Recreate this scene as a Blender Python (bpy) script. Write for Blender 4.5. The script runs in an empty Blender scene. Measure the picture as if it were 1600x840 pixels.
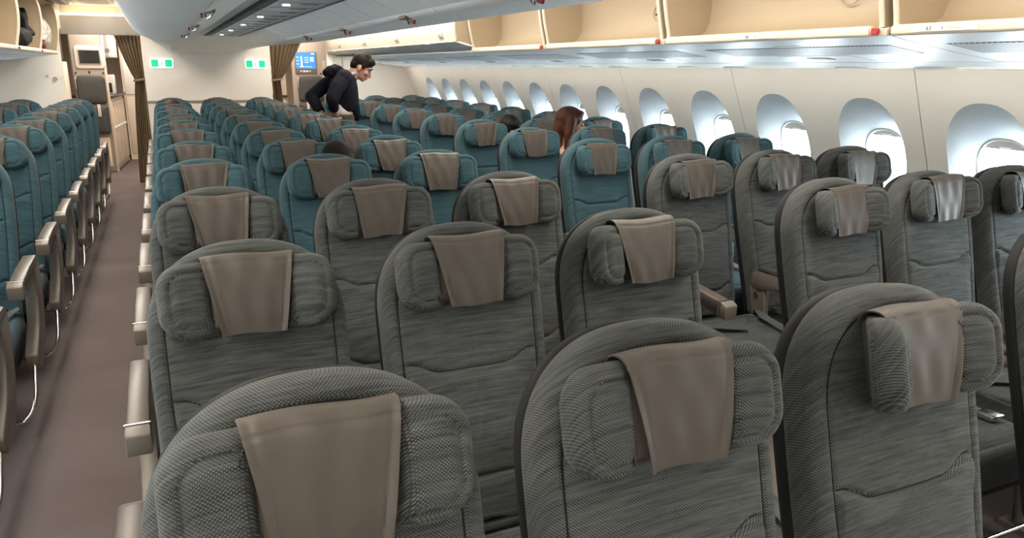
import bpy, bmesh, math, random
from mathutils import Vector, Matrix
random.seed(7)
R = math.radians
D = bpy.data
scene = bpy.context.scene
col = scene.collection

# ------------------------------------------------------------------ camera
CAM = Vector((-0.1334, -0.8143, 1.5139))
YAW, PIT, ROLL = 0.4307, 0.2615, 0.0069
fw = Vector((math.sin(YAW)*math.cos(PIT), math.cos(YAW)*math.cos(PIT), -math.sin(PIT)))
rt = Vector((math.cos(YAW), -math.sin(YAW), 0)); up = rt.cross(fw)
r2 = rt*math.cos(ROLL) + up*math.sin(ROLL); u2 = -rt*math.sin(ROLL) + up*math.cos(ROLL)
cd = D.cameras.new('camera'); cam = D.objects.new('camera', cd); col.objects.link(cam)
m3 = Matrix((r2, u2, -fw)).transposed()
cam.matrix_world = Matrix.Translation(CAM) @ m3.to_4x4()
cd.sensor_fit = 'HORIZONTAL'; cd.sensor_width = 36; cd.lens = 1175.6/1600*36; cd.clip_start = 0.02
scene.camera = cam

# ------------------------------------------------------------------ world and lights
w = D.worlds.new('world'); scene.world = w; w.use_nodes = True
bg = w.node_tree.nodes['Background']; bg.inputs[0].default_value = (0.80, 0.92, 1.0, 1); bg.inputs[1].default_value = 19.0
vs = scene.view_settings
vs.view_transform = 'Standard'; vs.look = 'None'; vs.gamma = 1; vs.use_curve_mapping = False; vs.exposure = 0.7
WARM = (1.0, 0.90, 0.78)
def area(name, loc, sx, sy, power, color=WARM, rot=(0, 0, 0)):
    l = D.lights.new(name, 'AREA'); l.shape = 'RECTANGLE'; l.size = sx; l.size_y = sy; l.energy = power; l.color = color
    o = D.objects.new(name, l); col.objects.link(o); o.location = loc; o.rotation_euler = rot
    return o
area('aisle_ceiling_lamp', (-0.68, 3.3, 2.165), 0.28, 12.6, 120)
area('aisle_ceiling_lamp', (1.67, 3.3, 2.165), 0.28, 12.6, 120)
area('sidewall_wash_lamp', (2.87, 3.4, 1.505), 0.04, 12.6, 11, (1, 0.90, 0.76), (0, R(-38), 0))
area('sidewall_wash_lamp', (-1.876, 3.4, 1.505), 0.04, 12.6, 11, (1, 0.90, 0.76), (0, R(38), 0))
area('added_fill_strip', (0.52, 2.6, 1.80), 0.08, 11.0, 13)  # added strip to light the centre seats; the cabin has no such lamp
area('galley_ceiling_lamp', (-0.70, 11.0, 2.18), 0.9, 1.3, 30, (1, 0.86, 0.72))
area('galley_ceiling_lamp', (1.75, 11.0, 2.18), 0.9, 1.3, 30, (1, 0.86, 0.72))
area('galley_ceiling_lamp', (-0.45, 12.6, 2.18), 0.5, 1.0, 11, (1, 0.88, 0.76))  # extra lamp added to brighten the dark rear of the galley
area('added_fill_strip', (2.55, 9.25, 1.56), 0.9, 0.12, 4.5, WARM, (R(38), 0, 0))  # added lamp, tilted aft to brighten the dim right partition
area('door_cove_lamp', (-0.75, 9.86, 2.13), 0.6, 0.06, 1.6, (1, 0.82, 0.58))
area('door_cove_lamp', (1.75, 9.86, 2.13), 0.6, 0.06, 1.6, (1, 0.82, 0.58))

# ------------------------------------------------------------------ materials
def mat(name, color, rough=0.5, metal=0.0, spec=0.5, emit=None, estr=0.0, noise=None, bump=None, coat=0.0):
    m = D.materials.new(name); m.use_nodes = True; nt = m.node_tree; b = nt.nodes['Principled BSDF']
    b.inputs['Base Color'].default_value = (*color, 1); b.inputs['Roughness'].default_value = rough
    b.inputs['Metallic'].default_value = metal; b.inputs['Specular IOR Level'].default_value = spec
    b.inputs['Coat Weight'].default_value = coat
    if emit: b.inputs['Emission Color'].default_value = (*emit, 1); b.inputs['Emission Strength'].default_value = estr
    if noise:                                   # (scale, amount)
        tc = nt.nodes.new('ShaderNodeTexCoord'); n = nt.nodes.new('ShaderNodeTexNoise'); n.inputs['Scale'].default_value = noise[0]; n.inputs['Detail'].default_value = 4
        nt.links.new(tc.outputs['Object'], n.inputs['Vector'])
        mx = nt.nodes.new('ShaderNodeMix'); mx.data_type = 'RGBA'
        a = noise[1]
        mx.inputs[6].default_value = (*[c*(1-a) for c in color], 1); mx.inputs[7].default_value = (*[min(1, c*(1+a)) for c in color], 1)
        nt.links.new(n.outputs['Fac'], mx.inputs[0]); nt.links.new(mx.outputs[2], b.inputs['Base Color'])
    if bump:
        tc = nt.nodes.new('ShaderNodeTexCoord'); n = nt.nodes.new('ShaderNodeTexNoise'); n.inputs['Scale'].default_value = bump[0]; n.inputs['Detail'].default_value = 5
        nt.links.new(tc.outputs['Object'], n.inputs['Vector'])
        bp = nt.nodes.new('ShaderNodeBump'); bp.inputs['Strength'].default_value = bump[1]; bp.inputs['Distance'].default_value = bump[2]
        nt.links.new(n.outputs['Fac'], bp.inputs['Height']); nt.links.new(bp.outputs[0], b.inputs['Normal'])
    return m

def fabric(name, lo, hi, dot, axes='xz'):
    """woven upholstery: long horizontal slubs plus a fine dotted weave"""
    m = D.materials.new(name); m.use_nodes = True; nt = m.node_tree; N = nt.nodes; L = nt.links
    b = N['Principled BSDF']; b.inputs['Roughness'].default_value = 0.92; b.inputs['Specular IOR Level'].default_value = 0.2
    b.inputs['Sheen Weight'].default_value = 0.08; b.inputs['Sheen Roughness'].default_value = 0.5
    tc = N.new('ShaderNodeTexCoord'); oi = N.new('ShaderNodeObjectInfo')
    def math_(op, *a):
        q = N.new('ShaderNodeMath'); q.operation = op
        for i, v in enumerate(a):
            if isinstance(v, (int, float)): q.inputs[i].default_value = v
            else: L.new(v, q.inputs[i])
        return q.outputs[0]
    sp = N.new('ShaderNodeSeparateXYZ'); L.new(tc.outputs['Object'], sp.inputs[0])
    # cloth coordinates: the cloth wraps round the pad edges, so depth adds to width and height
    cu = math_('ADD', sp.outputs[0], math_('MULTIPLY', sp.outputs[1], math_('SIGN', sp.outputs[0])))
    cv = math_('ADD', sp.outputs[2], sp.outputs[1])
    rnd = math_('MULTIPLY', oi.outputs['Random'], 37.0)
    def mapped(s):
        cb = N.new('ShaderNodeCombineXYZ'); L.new(math_('MULTIPLY', cu, s[0]), cb.inputs[0]); L.new(rnd, cb.inputs[1]); L.new(math_('MULTIPLY', cv, s[2]), cb.inputs[2]); return cb.outputs[0]
    st = N.new('ShaderNodeTexNoise'); st.inputs['Scale'].default_value = 1; st.inputs['Detail'].default_value = 3; st.inputs['Roughness'].default_value = 0.7
    L.new(mapped((9, 9, 150)), st.inputs['Vector'])
    rp = N.new('ShaderNodeValToRGB'); rp.color_ramp.elements[0].position = 0.36; rp.color_ramp.elements[0].color = (*lo, 1)
    rp.color_ramp.elements[1].position = 0.66; rp.color_ramp.elements[1].color = (*hi, 1)
    L.new(st.outputs['Fac'], rp.inputs[0])
    def sine(axis, period, phase=0):
        return math_('SINE', math_('MULTIPLY', cu if axis == 0 else cv, 6.2832/period))
    pr = N.new('ShaderNodeMath'); pr.operation = 'MULTIPLY'; L.new(sine(0, 0.0054), pr.inputs[0]); L.new(sine(2, 0.0048), pr.inputs[1])
    cl = N.new('ShaderNodeMapRange'); cl.inputs[1].default_value = 0.1; cl.inputs[2].default_value = 0.75; L.new(pr.outputs[0], cl.inputs[0])
    br = N.new('ShaderNodeTexNoise'); br.inputs['Scale'].default_value = 1; br.inputs['Detail'].default_value = 2
    L.new(mapped((14, 14, 60)), br.inputs['Vector'])
    ml = N.new('ShaderNodeMath'); ml.operation = 'MULTIPLY'; L.new(cl.outputs[0], ml.inputs[0]); L.new(br.outputs['Fac'], ml.inputs[1])
    mx = N.new('ShaderNodeMix'); mx.data_type = 'RGBA'; L.new(ml.outputs[0], mx.inputs[0]); L.new(rp.outputs[0], mx.inputs[6]); mx.inputs[7].default_value = (*dot, 1)
    L.new(mx.outputs[2], b.inputs['Base Color'])
    bp = N.new('ShaderNodeBump'); bp.inputs['Strength'].default_value = 0.35; bp.inputs['Distance'].default_value = 0.0012
    L.new(pr.outputs[0], bp.inputs['Height']); L.new(bp.outputs[0], b.inputs['Normal'])
    return m

M = {}
M['grey'] = fabric('grey_green_fabric', (0.017, 0.0205, 0.021), (0.060, 0.068, 0.067), (0.23, 0.24, 0.225))
M['teal'] = fabric('teal_fabric', (0.020, 0.050, 0.064), (0.040, 0.090, 0.108), (0.085, 0.155, 0.175))
M['leather'] = mat('taupe_leather', (0.068, 0.058, 0.048), 0.52, spec=0.4, noise=(9, 0.12), bump=(420, 0.25, 0.0006))
M['shell'] = mat('charcoal_shell', (0.014, 0.0145, 0.015), 0.6, spec=0.15)
M['arm'] = mat('taupe_plastic', (0.145, 0.126, 0.106), 0.42, noise=(6, 0.08))
M['armpad'] = mat('dark_arm_pad', (0.055, 0.046, 0.04), 0.38)
M['chrome'] = mat('brushed_steel', (0.68, 0.66, 0.62), 0.22, 1.0)
M['dark'] = mat('black_gap', (0.01, 0.01, 0.011), 0.6)
M['belt'] = mat('belt_webbing', (0.05, 0.06, 0.065), 0.8)
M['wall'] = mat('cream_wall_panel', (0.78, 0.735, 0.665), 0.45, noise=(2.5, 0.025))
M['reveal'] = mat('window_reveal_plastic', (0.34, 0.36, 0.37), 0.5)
M['shade'] = mat('window_shade', (0.50, 0.47, 0.44), 0.5)
M['white'] = mat('white_plastic', (0.80, 0.79, 0.76), 0.4)
M['cream'] = mat('cream_plastic', (0.70, 0.645, 0.55), 0.42)
M['tan'] = mat('tan_bin_liner', (0.36, 0.285, 0.19), 0.55, noise=(3, 0.06))
M['tangrey'] = mat('bin_side_liner', (0.30, 0.25, 0.185), 0.55, noise=(4, 0.05))
M['binrim'] = mat('bin_rim_cream', (0.55, 0.48, 0.38), 0.4)
M['bindoor'] = mat('bin_door_cream', (0.52, 0.475, 0.40), 0.45)
M['psu'] = mat('silver_service_panel', (0.74, 0.745, 0.76), 0.42, 0.25)
M['bingrey'] = mat('pale_grey_bin', (0.84, 0.85, 0.84), 0.38, noise=(3, 0.02))
M['binpanel'] = mat('light_grey_panel', (0.87, 0.87, 0.85), 0.42)
M['louver'] = mat('grey_louvre', (0.12, 0.122, 0.125), 0.5)
M['seamline'] = mat('panel_seam', (0.30, 0.27, 0.23), 0.6)
M['red'] = mat('red_latch_flag', (0.28, 0.01, 0.01), 0.4)
M['brown'] = mat('brown_latch', (0.16, 0.115, 0.085), 0.4)
M['monument'] = mat('taupe_monument', (0.27, 0.235, 0.20), 0.5, noise=(3, 0.05))
M['galley'] = mat('galley_cream', (0.66, 0.56, 0.46), 0.45, noise=(4, 0.04))
M['galleypink'] = mat('galley_worktop_wall', (0.60, 0.49, 0.45), 0.4)
M['steel'] = mat('galley_steel', (0.45, 0.43, 0.40), 0.35, 0.7)
M['jump'] = mat('charcoal_jump_seat', (0.035, 0.035, 0.034), 0.6, noise=(30, 0.15))
M['screen'] = mat('dark_screen', (0.012, 0.012, 0.013), 0.15)
M['curtain'] = mat('tan_curtain', (0.23, 0.17, 0.105), 0.75, noise=(25, 0.12))
M['green'] = mat('exit_green', (0.0, 0.45, 0.2), 0.4, emit=(0.0, 0.62, 0.30), estr=0.45)
M['lit'] = mat('exit_white', (0.85, 0.95, 0.9), 0.4, emit=(0.85, 1.0, 0.93), estr=0.45)
M['blue'] = mat('screen_blue', (0.02, 0.12, 0.35), 0.3, emit=(0.06, 0.30, 0.72), estr=0.4)
M['paleblue'] = mat('screen_pale', (0.3, 0.5, 0.8), 0.3, emit=(0.45, 0.72, 1.0), estr=0.8)
M['eyewhite'] = mat('eye_white', (0.16, 0.13, 0.115), 0.6, spec=0.1)
M['ink'] = mat('black_ink', (0.04, 0.035, 0.03), 0.6)
M['greyink'] = mat('grey_ink', (0.35, 0.33, 0.30), 0.6)
M['placard'] = mat('placard_cream', (0.60, 0.56, 0.49), 0.5)
M['skin'] = mat('skin', (0.36, 0.19, 0.13), 0.5, noise=(20, 0.06))
M['hairdark'] = mat('dark_brown_hair', (0.005, 0.0035, 0.003), 0.65, spec=0.15, bump=(160, 0.5, 0.003))
M['hairblack'] = mat('black_hair', (0.008, 0.007, 0.008), 0.62, spec=0.18, bump=(160, 0.5, 0.003))
M['hairbrown'] = mat('brown_hair', (0.05, 0.018, 0.01), 0.62, spec=0.18, bump=(160, 0.5, 0.003))
M['hairred'] = mat('auburn_hair', (0.055, 0.018, 0.010), 0.62, spec=0.18, bump=(160, 0.5, 0.003))
M['navy'] = mat('navy_hoodie', (0.0045, 0.005, 0.010), 0.9, spec=0.15, bump=(60, 0.4, 0.004))
M['khaki'] = mat('khaki_trousers', (0.15, 0.14, 0.095), 0.85)
M['beltl'] = mat('brown_belt', (0.06, 0.04, 0.022), 0.5)
M['shirt'] = mat('pale_shirt', (0.55, 0.52, 0.52), 0.8)
M['collar'] = mat('blue_check_collar', (0.22, 0.27, 0.36), 0.8)
M['teal_top'] = mat('dark_top', (0.03, 0.03, 0.035), 0.85)
M['plastic'] = mat('clear_plastic_wrap', (0.36, 0.34, 0.32), 0.22, spec=0.7, bump=(14, 1.0, 0.05))
M['bag'] = mat('black_bag', (0.006, 0.006, 0.007), 0.75, spec=0.15, bump=(18, 0.8, 0.03))
M['maroon'] = mat('maroon_pouch', (0.09, 0.015, 0.022), 0.6)
M['lamp'] = mat('lamp_glass', (1, 1, 1), 0.3, emit=(1.0, 0.88, 0.66), estr=1.0)
M['downlight'] = mat('reading_light_glass', (1, 1, 1), 0.3, emit=(0.9, 0.97, 1.0), estr=0.7)

def glass():
    m = D.materials.new('window_glass'); m.use_nodes = True; nt = m.node_tree
    nt.nodes.remove(nt.nodes['Principled BSDF']); out = nt.nodes['Material Output']
    t = nt.nodes.new('ShaderNodeBsdfTransparent'); t.inputs[0].default_value = (0.96, 0.98, 0.98, 1)
    g = nt.nodes.new('ShaderNodeBsdfGlossy'); g.inputs['Roughness'].default_value = 0.05
    mx = nt.nodes.new('ShaderNodeMixShader'); mx.inputs[0].default_value = 0.06
    nt.links.new(t.outputs[0], mx.inputs[1]); nt.links.new(g.outputs[0], mx.inputs[2]); nt.links.new(mx.outputs[0], out.inputs[0])
    return m
M['glass'] = glass()
def carpet():
    m = mat('brown_carpet', (0.115, 0.082, 0.072), 0.95, spec=0.1)
    nt = m.node_tree; b = nt.nodes['Principled BSDF']
    tc = nt.nodes.new('ShaderNodeTexCoord')
    n = nt.nodes.new('ShaderNodeTexNoise'); n.inputs['Scale'].default_value = 260; n.inputs['Detail'].default_value = 3
    n2 = nt.nodes.new('ShaderNodeTexNoise'); n2.inputs['Scale'].default_value = 2.2; n2.inputs['Detail'].default_value = 3
    nt.links.new(tc.outputs['Object'], n.inputs['Vector']); nt.links.new(tc.outputs['Object'], n2.inputs['Vector'])
    ad = nt.nodes.new('ShaderNodeMath'); ad.operation = 'MULTIPLY_ADD'; ad.inputs[1].default_value = 0.35
    nt.links.new(n2.outputs['Fac'], ad.inputs[0]); nt.links.new(n.outputs['Fac'], ad.inputs[2])
    rp = nt.nodes.new('ShaderNodeValToRGB'); rp.color_ramp.elements[0].position = 0.4; rp.color_ramp.elements[0].color = (0.082, 0.066, 0.063, 1)
    rp.color_ramp.elements[1].position = 0.95; rp.color_ramp.elements[1].color = (0.158, 0.131, 0.126, 1)
    nt.links.new(ad.outputs[0], rp.inputs[0]); nt.links.new(rp.outputs[0], b.inputs['Base Color'])
    bp = nt.nodes.new('ShaderNodeBump'); bp.inputs['Strength'].default_value = 0.4; bp.inputs['Distance'].default_value = 0.003
    nt.links.new(n.outputs['Fac'], bp.inputs['Height']); nt.links.new(bp.outputs[0], b.inputs['Normal'])
    return m
M['carpet'] = carpet()

# ------------------------------------------------------------------ mesh helpers
def mk(name, verts, faces, smooth=None, fix=True):
    me = D.meshes.new(name); me.from_pydata([tuple(v) for v in verts], [], faces); me.update()
    if fix:
        bm = bmesh.new(); bm.from_mesh(me)
        bmesh.ops.remove_doubles(bm, verts=bm.verts, dist=1e-5)
        bmesh.ops.dissolve_degenerate(bm, edges=bm.edges, dist=1e-6)
        bmesh.ops.recalc_face_normals(bm, faces=bm.faces)
        bm.to_mesh(me); bm.free()
    if smooth is not None: shade(me, smooth)
    return me
def shade(me, ang):
    for p in me.polygons: p.use_smooth = True
    if ang < 180: me.set_sharp_from_angle(angle=R(ang))
def put(name, me, m, parent=None, loc=(0, 0, 0), rot=(0, 0, 0)):
    o = D.objects.new(name, me); col.objects.link(o)
    if m is not None and me is not None and len(me.materials) == 0: me.materials.append(M[m] if isinstance(m, str) else m)
    o.location = loc; o.rotation_euler = rot
    if parent is not None: o.parent = parent
    return o
def tag(o, label=None, cat=None, group=None, kind=None):
    if label: o['label'] = label
    if cat: o['category'] = cat
    if group: o['group'] = group
    if kind: o['kind'] = kind
    return o
def empty(name, loc=(0, 0, 0)):
    o = D.objects.new(name, None); o.empty_display_size = 0.1; col.objects.link(o); o.location = loc; return o
class MB:
    def __init__(s): s.v = []; s.f = []
    def add(s, v, f):
        n = len(s.v); s.v += [tuple(p) for p in v]; s.f += [tuple(i+n for i in q) for q in f]; return s
    def box(s, x0, x1, y0, y1, z0, z1):
        v = [(x, y, z) for x in (x0, x1) for y in (y0, y1) for z in (z0, z1)]
        return s.add(v, [(0, 1, 3, 2), (4, 6, 7, 5), (0, 4, 5, 1), (2, 3, 7, 6), (0, 2, 6, 4), (1, 5, 7, 3)])
    def tube(s, pts, r, n=10, cap=True):
        pts = [Vector(p) for p in pts]; rr = r if isinstance(r, (list, tuple)) else [r]*len(pts)
        rings = []; prev = None
        for i, p in enumerate(pts):
            t = (pts[min(i+1, len(pts)-1)] - pts[max(i-1, 0)]).normalized()
            if prev is None:
                a = Vector((0, 0, 1)) if abs(t.z) < 0.9 else Vector((1, 0, 0)); prev = t.cross(a).normalized()
            prev = (prev - t*prev.dot(t)).normalized(); q = t.cross(prev)
            rings.append([p + (prev*math.cos(2*math.pi*k/n) + q*math.sin(2*math.pi*k/n))*rr[i] for k in range(n)])
        v = [p for g in rings for p in g]; f = []
        for i in range(len(rings)-1):
            for k in range(n): f.append((i*n+k, i*n+(k+1) % n, (i+1)*n+(k+1) % n, (i+1)*n+k))
        if cap: f.append(tuple(range(n))[::-1]); f.append(tuple((len(rings)-1)*n+k for k in range(n)))
        return s.add(v, f)
    def prism(s, poly, a0, a1, axis='x', holes=None):
        """poly in the other two axes (order: y,z for x; x,z for y; x,y for z), extruded from a0 to a1"""
        def P(a, p): return {'x': (a, p[0], p[1]), 'y': (p[0], a, p[1]), 'z': (p[0], p[1], a)}[axis]
        n = len(poly); v = [P(a0, p) for p in poly] + [P(a1, p) for p in poly]
        f = [tuple(range(n))[::-1], tuple(range(n, 2*n))] + [(i, (i+1) % n, n+(i+1) % n, n+i) for i in range(n)]
        return s.add(v, f)
    def mesh(s, name, smooth=None, bevel=0, seg=2):
        me = mk(name, s.v, s.f)
        if bevel:
            bm = bmesh.new(); bm.from_mesh(me)
            e = [x for x in bm.edges if len(x.link_faces) == 2 and x.calc_face_angle() > R(25)]
            bmesh.ops.bevel(bm, geom=e, offset=bevel, segments=seg, profile=0.5, affect='EDGES', clamp_overlap=True)
            bm.to_mesh(me); bm.free()
        if smooth is not None: shade(me, smooth)
        elif bevel: shade(me, 40)
        return me
def bez(pts, n=8):
    """Catmull-Rom through pts"""
    pts = [Vector(p) for p in pts]; out = []
    for i in range(len(pts)-1):
        p0 = pts[max(i-1, 0)]; p1 = pts[i]; p2 = pts[i+1]; p3 = pts[min(i+2, len(pts)-1)]
        for k in range(n):
            t = k/n
            out.append(0.5*((2*p1) + (p2-p0)*t + (2*p0-5*p1+4*p2-p3)*t*t + (3*p1-p0-3*p2+p3)*t**3))
    out.append(pts[-1]); return out
def rrect(x0, x1, z0, z1, r, n=8):
    """rounded rectangle outline, r = radii (bl, br, tr, tl)"""
    o = []
    for (cx, cz, a0, q) in ((x0+r[0], z0+r[0], 180, r[0]), (x1-r[1], z0+r[1], 270, r[1]), (x1-r[2], z1-r[2], 0, r[2]), (x0+r[3], z1-r[3], 90, r[3])):
        for k in range(n+1): a = R(a0+90*k/n); o.append((cx+q*math.cos(a), cz+q*math.sin(a)))
    return o
def densify(o, step):
    out = []
    for i in range(len(o)):
        a = Vector(o[i]); b = Vector(o[(i+1) % len(o)]); L = (b-a).length
        if L < 1e-6: continue
        k = max(1, int(math.ceil(L/step)))
        for j in range(k): p = a.lerp(b, j/k); out.append((p.x, p.y))
    return out
def normals2(o):
    n = len(o); r = []
    for i in range(n):
        a = Vector(o[i-1]); b = Vector(o[(i+1) % n]); t = (b-a).normalized(); r.append(Vector((-t.y, t.x)))   # inward for ccw outlines
    return r
def ringpad(outline, rings, spine, inner, hfun=None, back=None, cap=False):
    """outline ccw in (x,v). rings = [(inset, height)]; then `inner` fractions lerp from the last inset to spine(p).
    returns verts (x, -height, v) and faces; hfun(x, v) adds height inside"""
    nn = normals2(outline); n = len(outline); V = []; F = []
    rows = []
    for d, h in rings:
        rows.append([(outline[i][0]+nn[i].x*d, h, outline[i][1]+nn[i].y*d, d) for i in range(n)])
    last = rows[-1]; hl = rings[-1][1]
    for k in inner:
        row = []
        for i in range(n):
            sx, sv = spine(last[i][0], last[i][2]); x = last[i][0]*(1-k)+sx*k; v = last[i][2]*(1-k)+sv*k
            row.append((x, hl, v, 1.0))
        rows.append(row)
    for row in rows:
        for (x, h, v, d) in row:
            if hfun and d >= rings[-1][0]-1e-9: h = h + hfun(x, v)
            V.append((x, -h, v))
    for r in range(len(rows)-1):
        for i in range(n): F.append((r*n+i, r*n+(i+1) % n, (r+1)*n+(i+1) % n, (r+1)*n+i))
    if back is not None: F.append(tuple(range(n))[::-1])
    if cap: F.append(tuple((len(rows)-1)*n+i for i in range(n)))
    return V, F
def smoothstep(a, b, x):
    t = max(0, min(1, (x-a)/(b-a))); return t*t*(3-2*t)

def add_text(name, s, size, m, parent, loc, rot, ext=0.0004):
    c = D.curves.new(name, 'FONT'); c.body = s; c.size = size; c.extrude = ext; c.align_x = 'CENTER'; c.align_y = 'CENTER'; c.materials.append(M[m])
    o = D.objects.new(name, c); col.objects.link(o); dg = bpy.context.evaluated_depsgraph_get(); dg.update()
    me = D.meshes.new_from_object(o.evaluated_get(dg)); D.objects.remove(o); D.curves.remove(c)
    return put(name, me, m, parent, loc, rot)

# ------------------------------------------------------------------ cabin layout
ORD = ['first', 'second', 'third', 'fourth', 'fifth', 'sixth', 'seventh', 'eighth', 'ninth', 'tenth', 'eleventh', 'twelfth']
S, P = 0.497, 0.813           # seat spacing across, row pitch
XC = 0.497                    # cabin centre line
Y0, Y1 = -2.6, 10.0           # near end and aft partitions
REAR = 13.9
WALLPROF = [(0.0, 2.74), (0.15, 2.80), (0.45, 2.845), (0.8, 2.84), (1.06, 2.79), (1.23, 2.718), (1.37, 2.66), (1.515, 2.603)]   # (z, distance from centre)
def wx(z):
    for (z0, a), (z1, b) in zip(WALLPROF, WALLPROF[1:]):
        if z <= z1: t = (z-z0)/(z1-z0); return a+(b-a)*max(0, t)
    return WALLPROF[-1][1]
ZT = 1.515

# floor, ceiling, end walls
tag(put('floor', MB().box(-2.75, 3.75, Y0-0.1, REAR+0.1, -0.06, 0).mesh('floor'), 'carpet'), kind='structure')
cl = MB()
cl.box(-2.4, 3.4, Y0-0.1, REAR+0.1, 2.2, 2.26)
ceil = tag(put('ceiling', cl.mesh('ceiling'), 'cream'), kind='structure')
for xx in (-0.92, -0.45, 1.44, 1.91):
    for yy in (8.85, 9.55):
        put('ceiling_panel_seam', MB().box(xx-0.004, xx+0.004, yy-0.34, yy+0.34, 2.1965, 2.2).mesh('seam'), 'seamline', ceil)
tag(put('wall_front', MB().box(-2.7, 3.7, Y0-0.1, Y0, 0, 2.2).mesh('wf'), 'wall'), kind='structure')
tag(put('wall_rear', MB().box(-2.7, 3.7, REAR, REAR+0.1, 0, 2.2).mesh('wr'), 'galley'), kind='structure')
# plain lining of the galley area behind the partitions
tag(put('wall_galley_left', MB().box(-2.5, -2.4, Y1+0.06, REAR, 0, 2.2).mesh('wgl'), 'galley'), kind='structure')
tag(put('wall_galley_right', MB().box(3.4, 3.5, Y1+0.06, REAR, 0, 2.2).mesh('wgr'), 'galley'), kind='structure')

# side walls: moulded panels of two windows each, with deep scooped reveals
WP = 0.64; W0 = 1.40
def oval(yc, zc, hw, hh_up, hh_dn, n=48, p=2.3):
    o = []
    for k in range(n):
        a = 2*math.pi*k/n; c, s = math.cos(a), math.sin(a)
        e = 2.0/p
        o.append((yc + hw*math.copysign(abs(c)**e, c), zc + (hh_up if s > 0 else hh_dn)*math.copysign(abs(s)**e, s)))
    return o
def cell_outline(ya, yb, za, zb, yc, zc, n=48):
    """rectangle boundary sampled at the directions of the oval"""
    o = []
    for k in range(n):
        a = 2*math.pi*k/n; c, s = math.cos(a), math.sin(a); t = 1e9
        if c > 1e-6: t = min(t, (yb-yc)/c)
        if c < -1e-6: t = min(t, (ya-yc)/c)
        if s > 1e-6: t = min(t, (zb-zc)/s)
        if s < -1e-6: t = min(t, (za-zc)/s)
        o.append((yc+c*t, zc+s*t))
    # snap the nearest samples onto the corners
    for cy, cz in ((ya, za), (ya, zb), (yb, za), (yb, zb)):
        i = min(range(n), key=lambda j: (o[j][0]-cy)**2+(o[j][1]-cz)**2); o[i] = (cy, cz)
    return o
RZ, GZ = 1.10, 1.02           # reveal centre and glass centre heights
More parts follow.
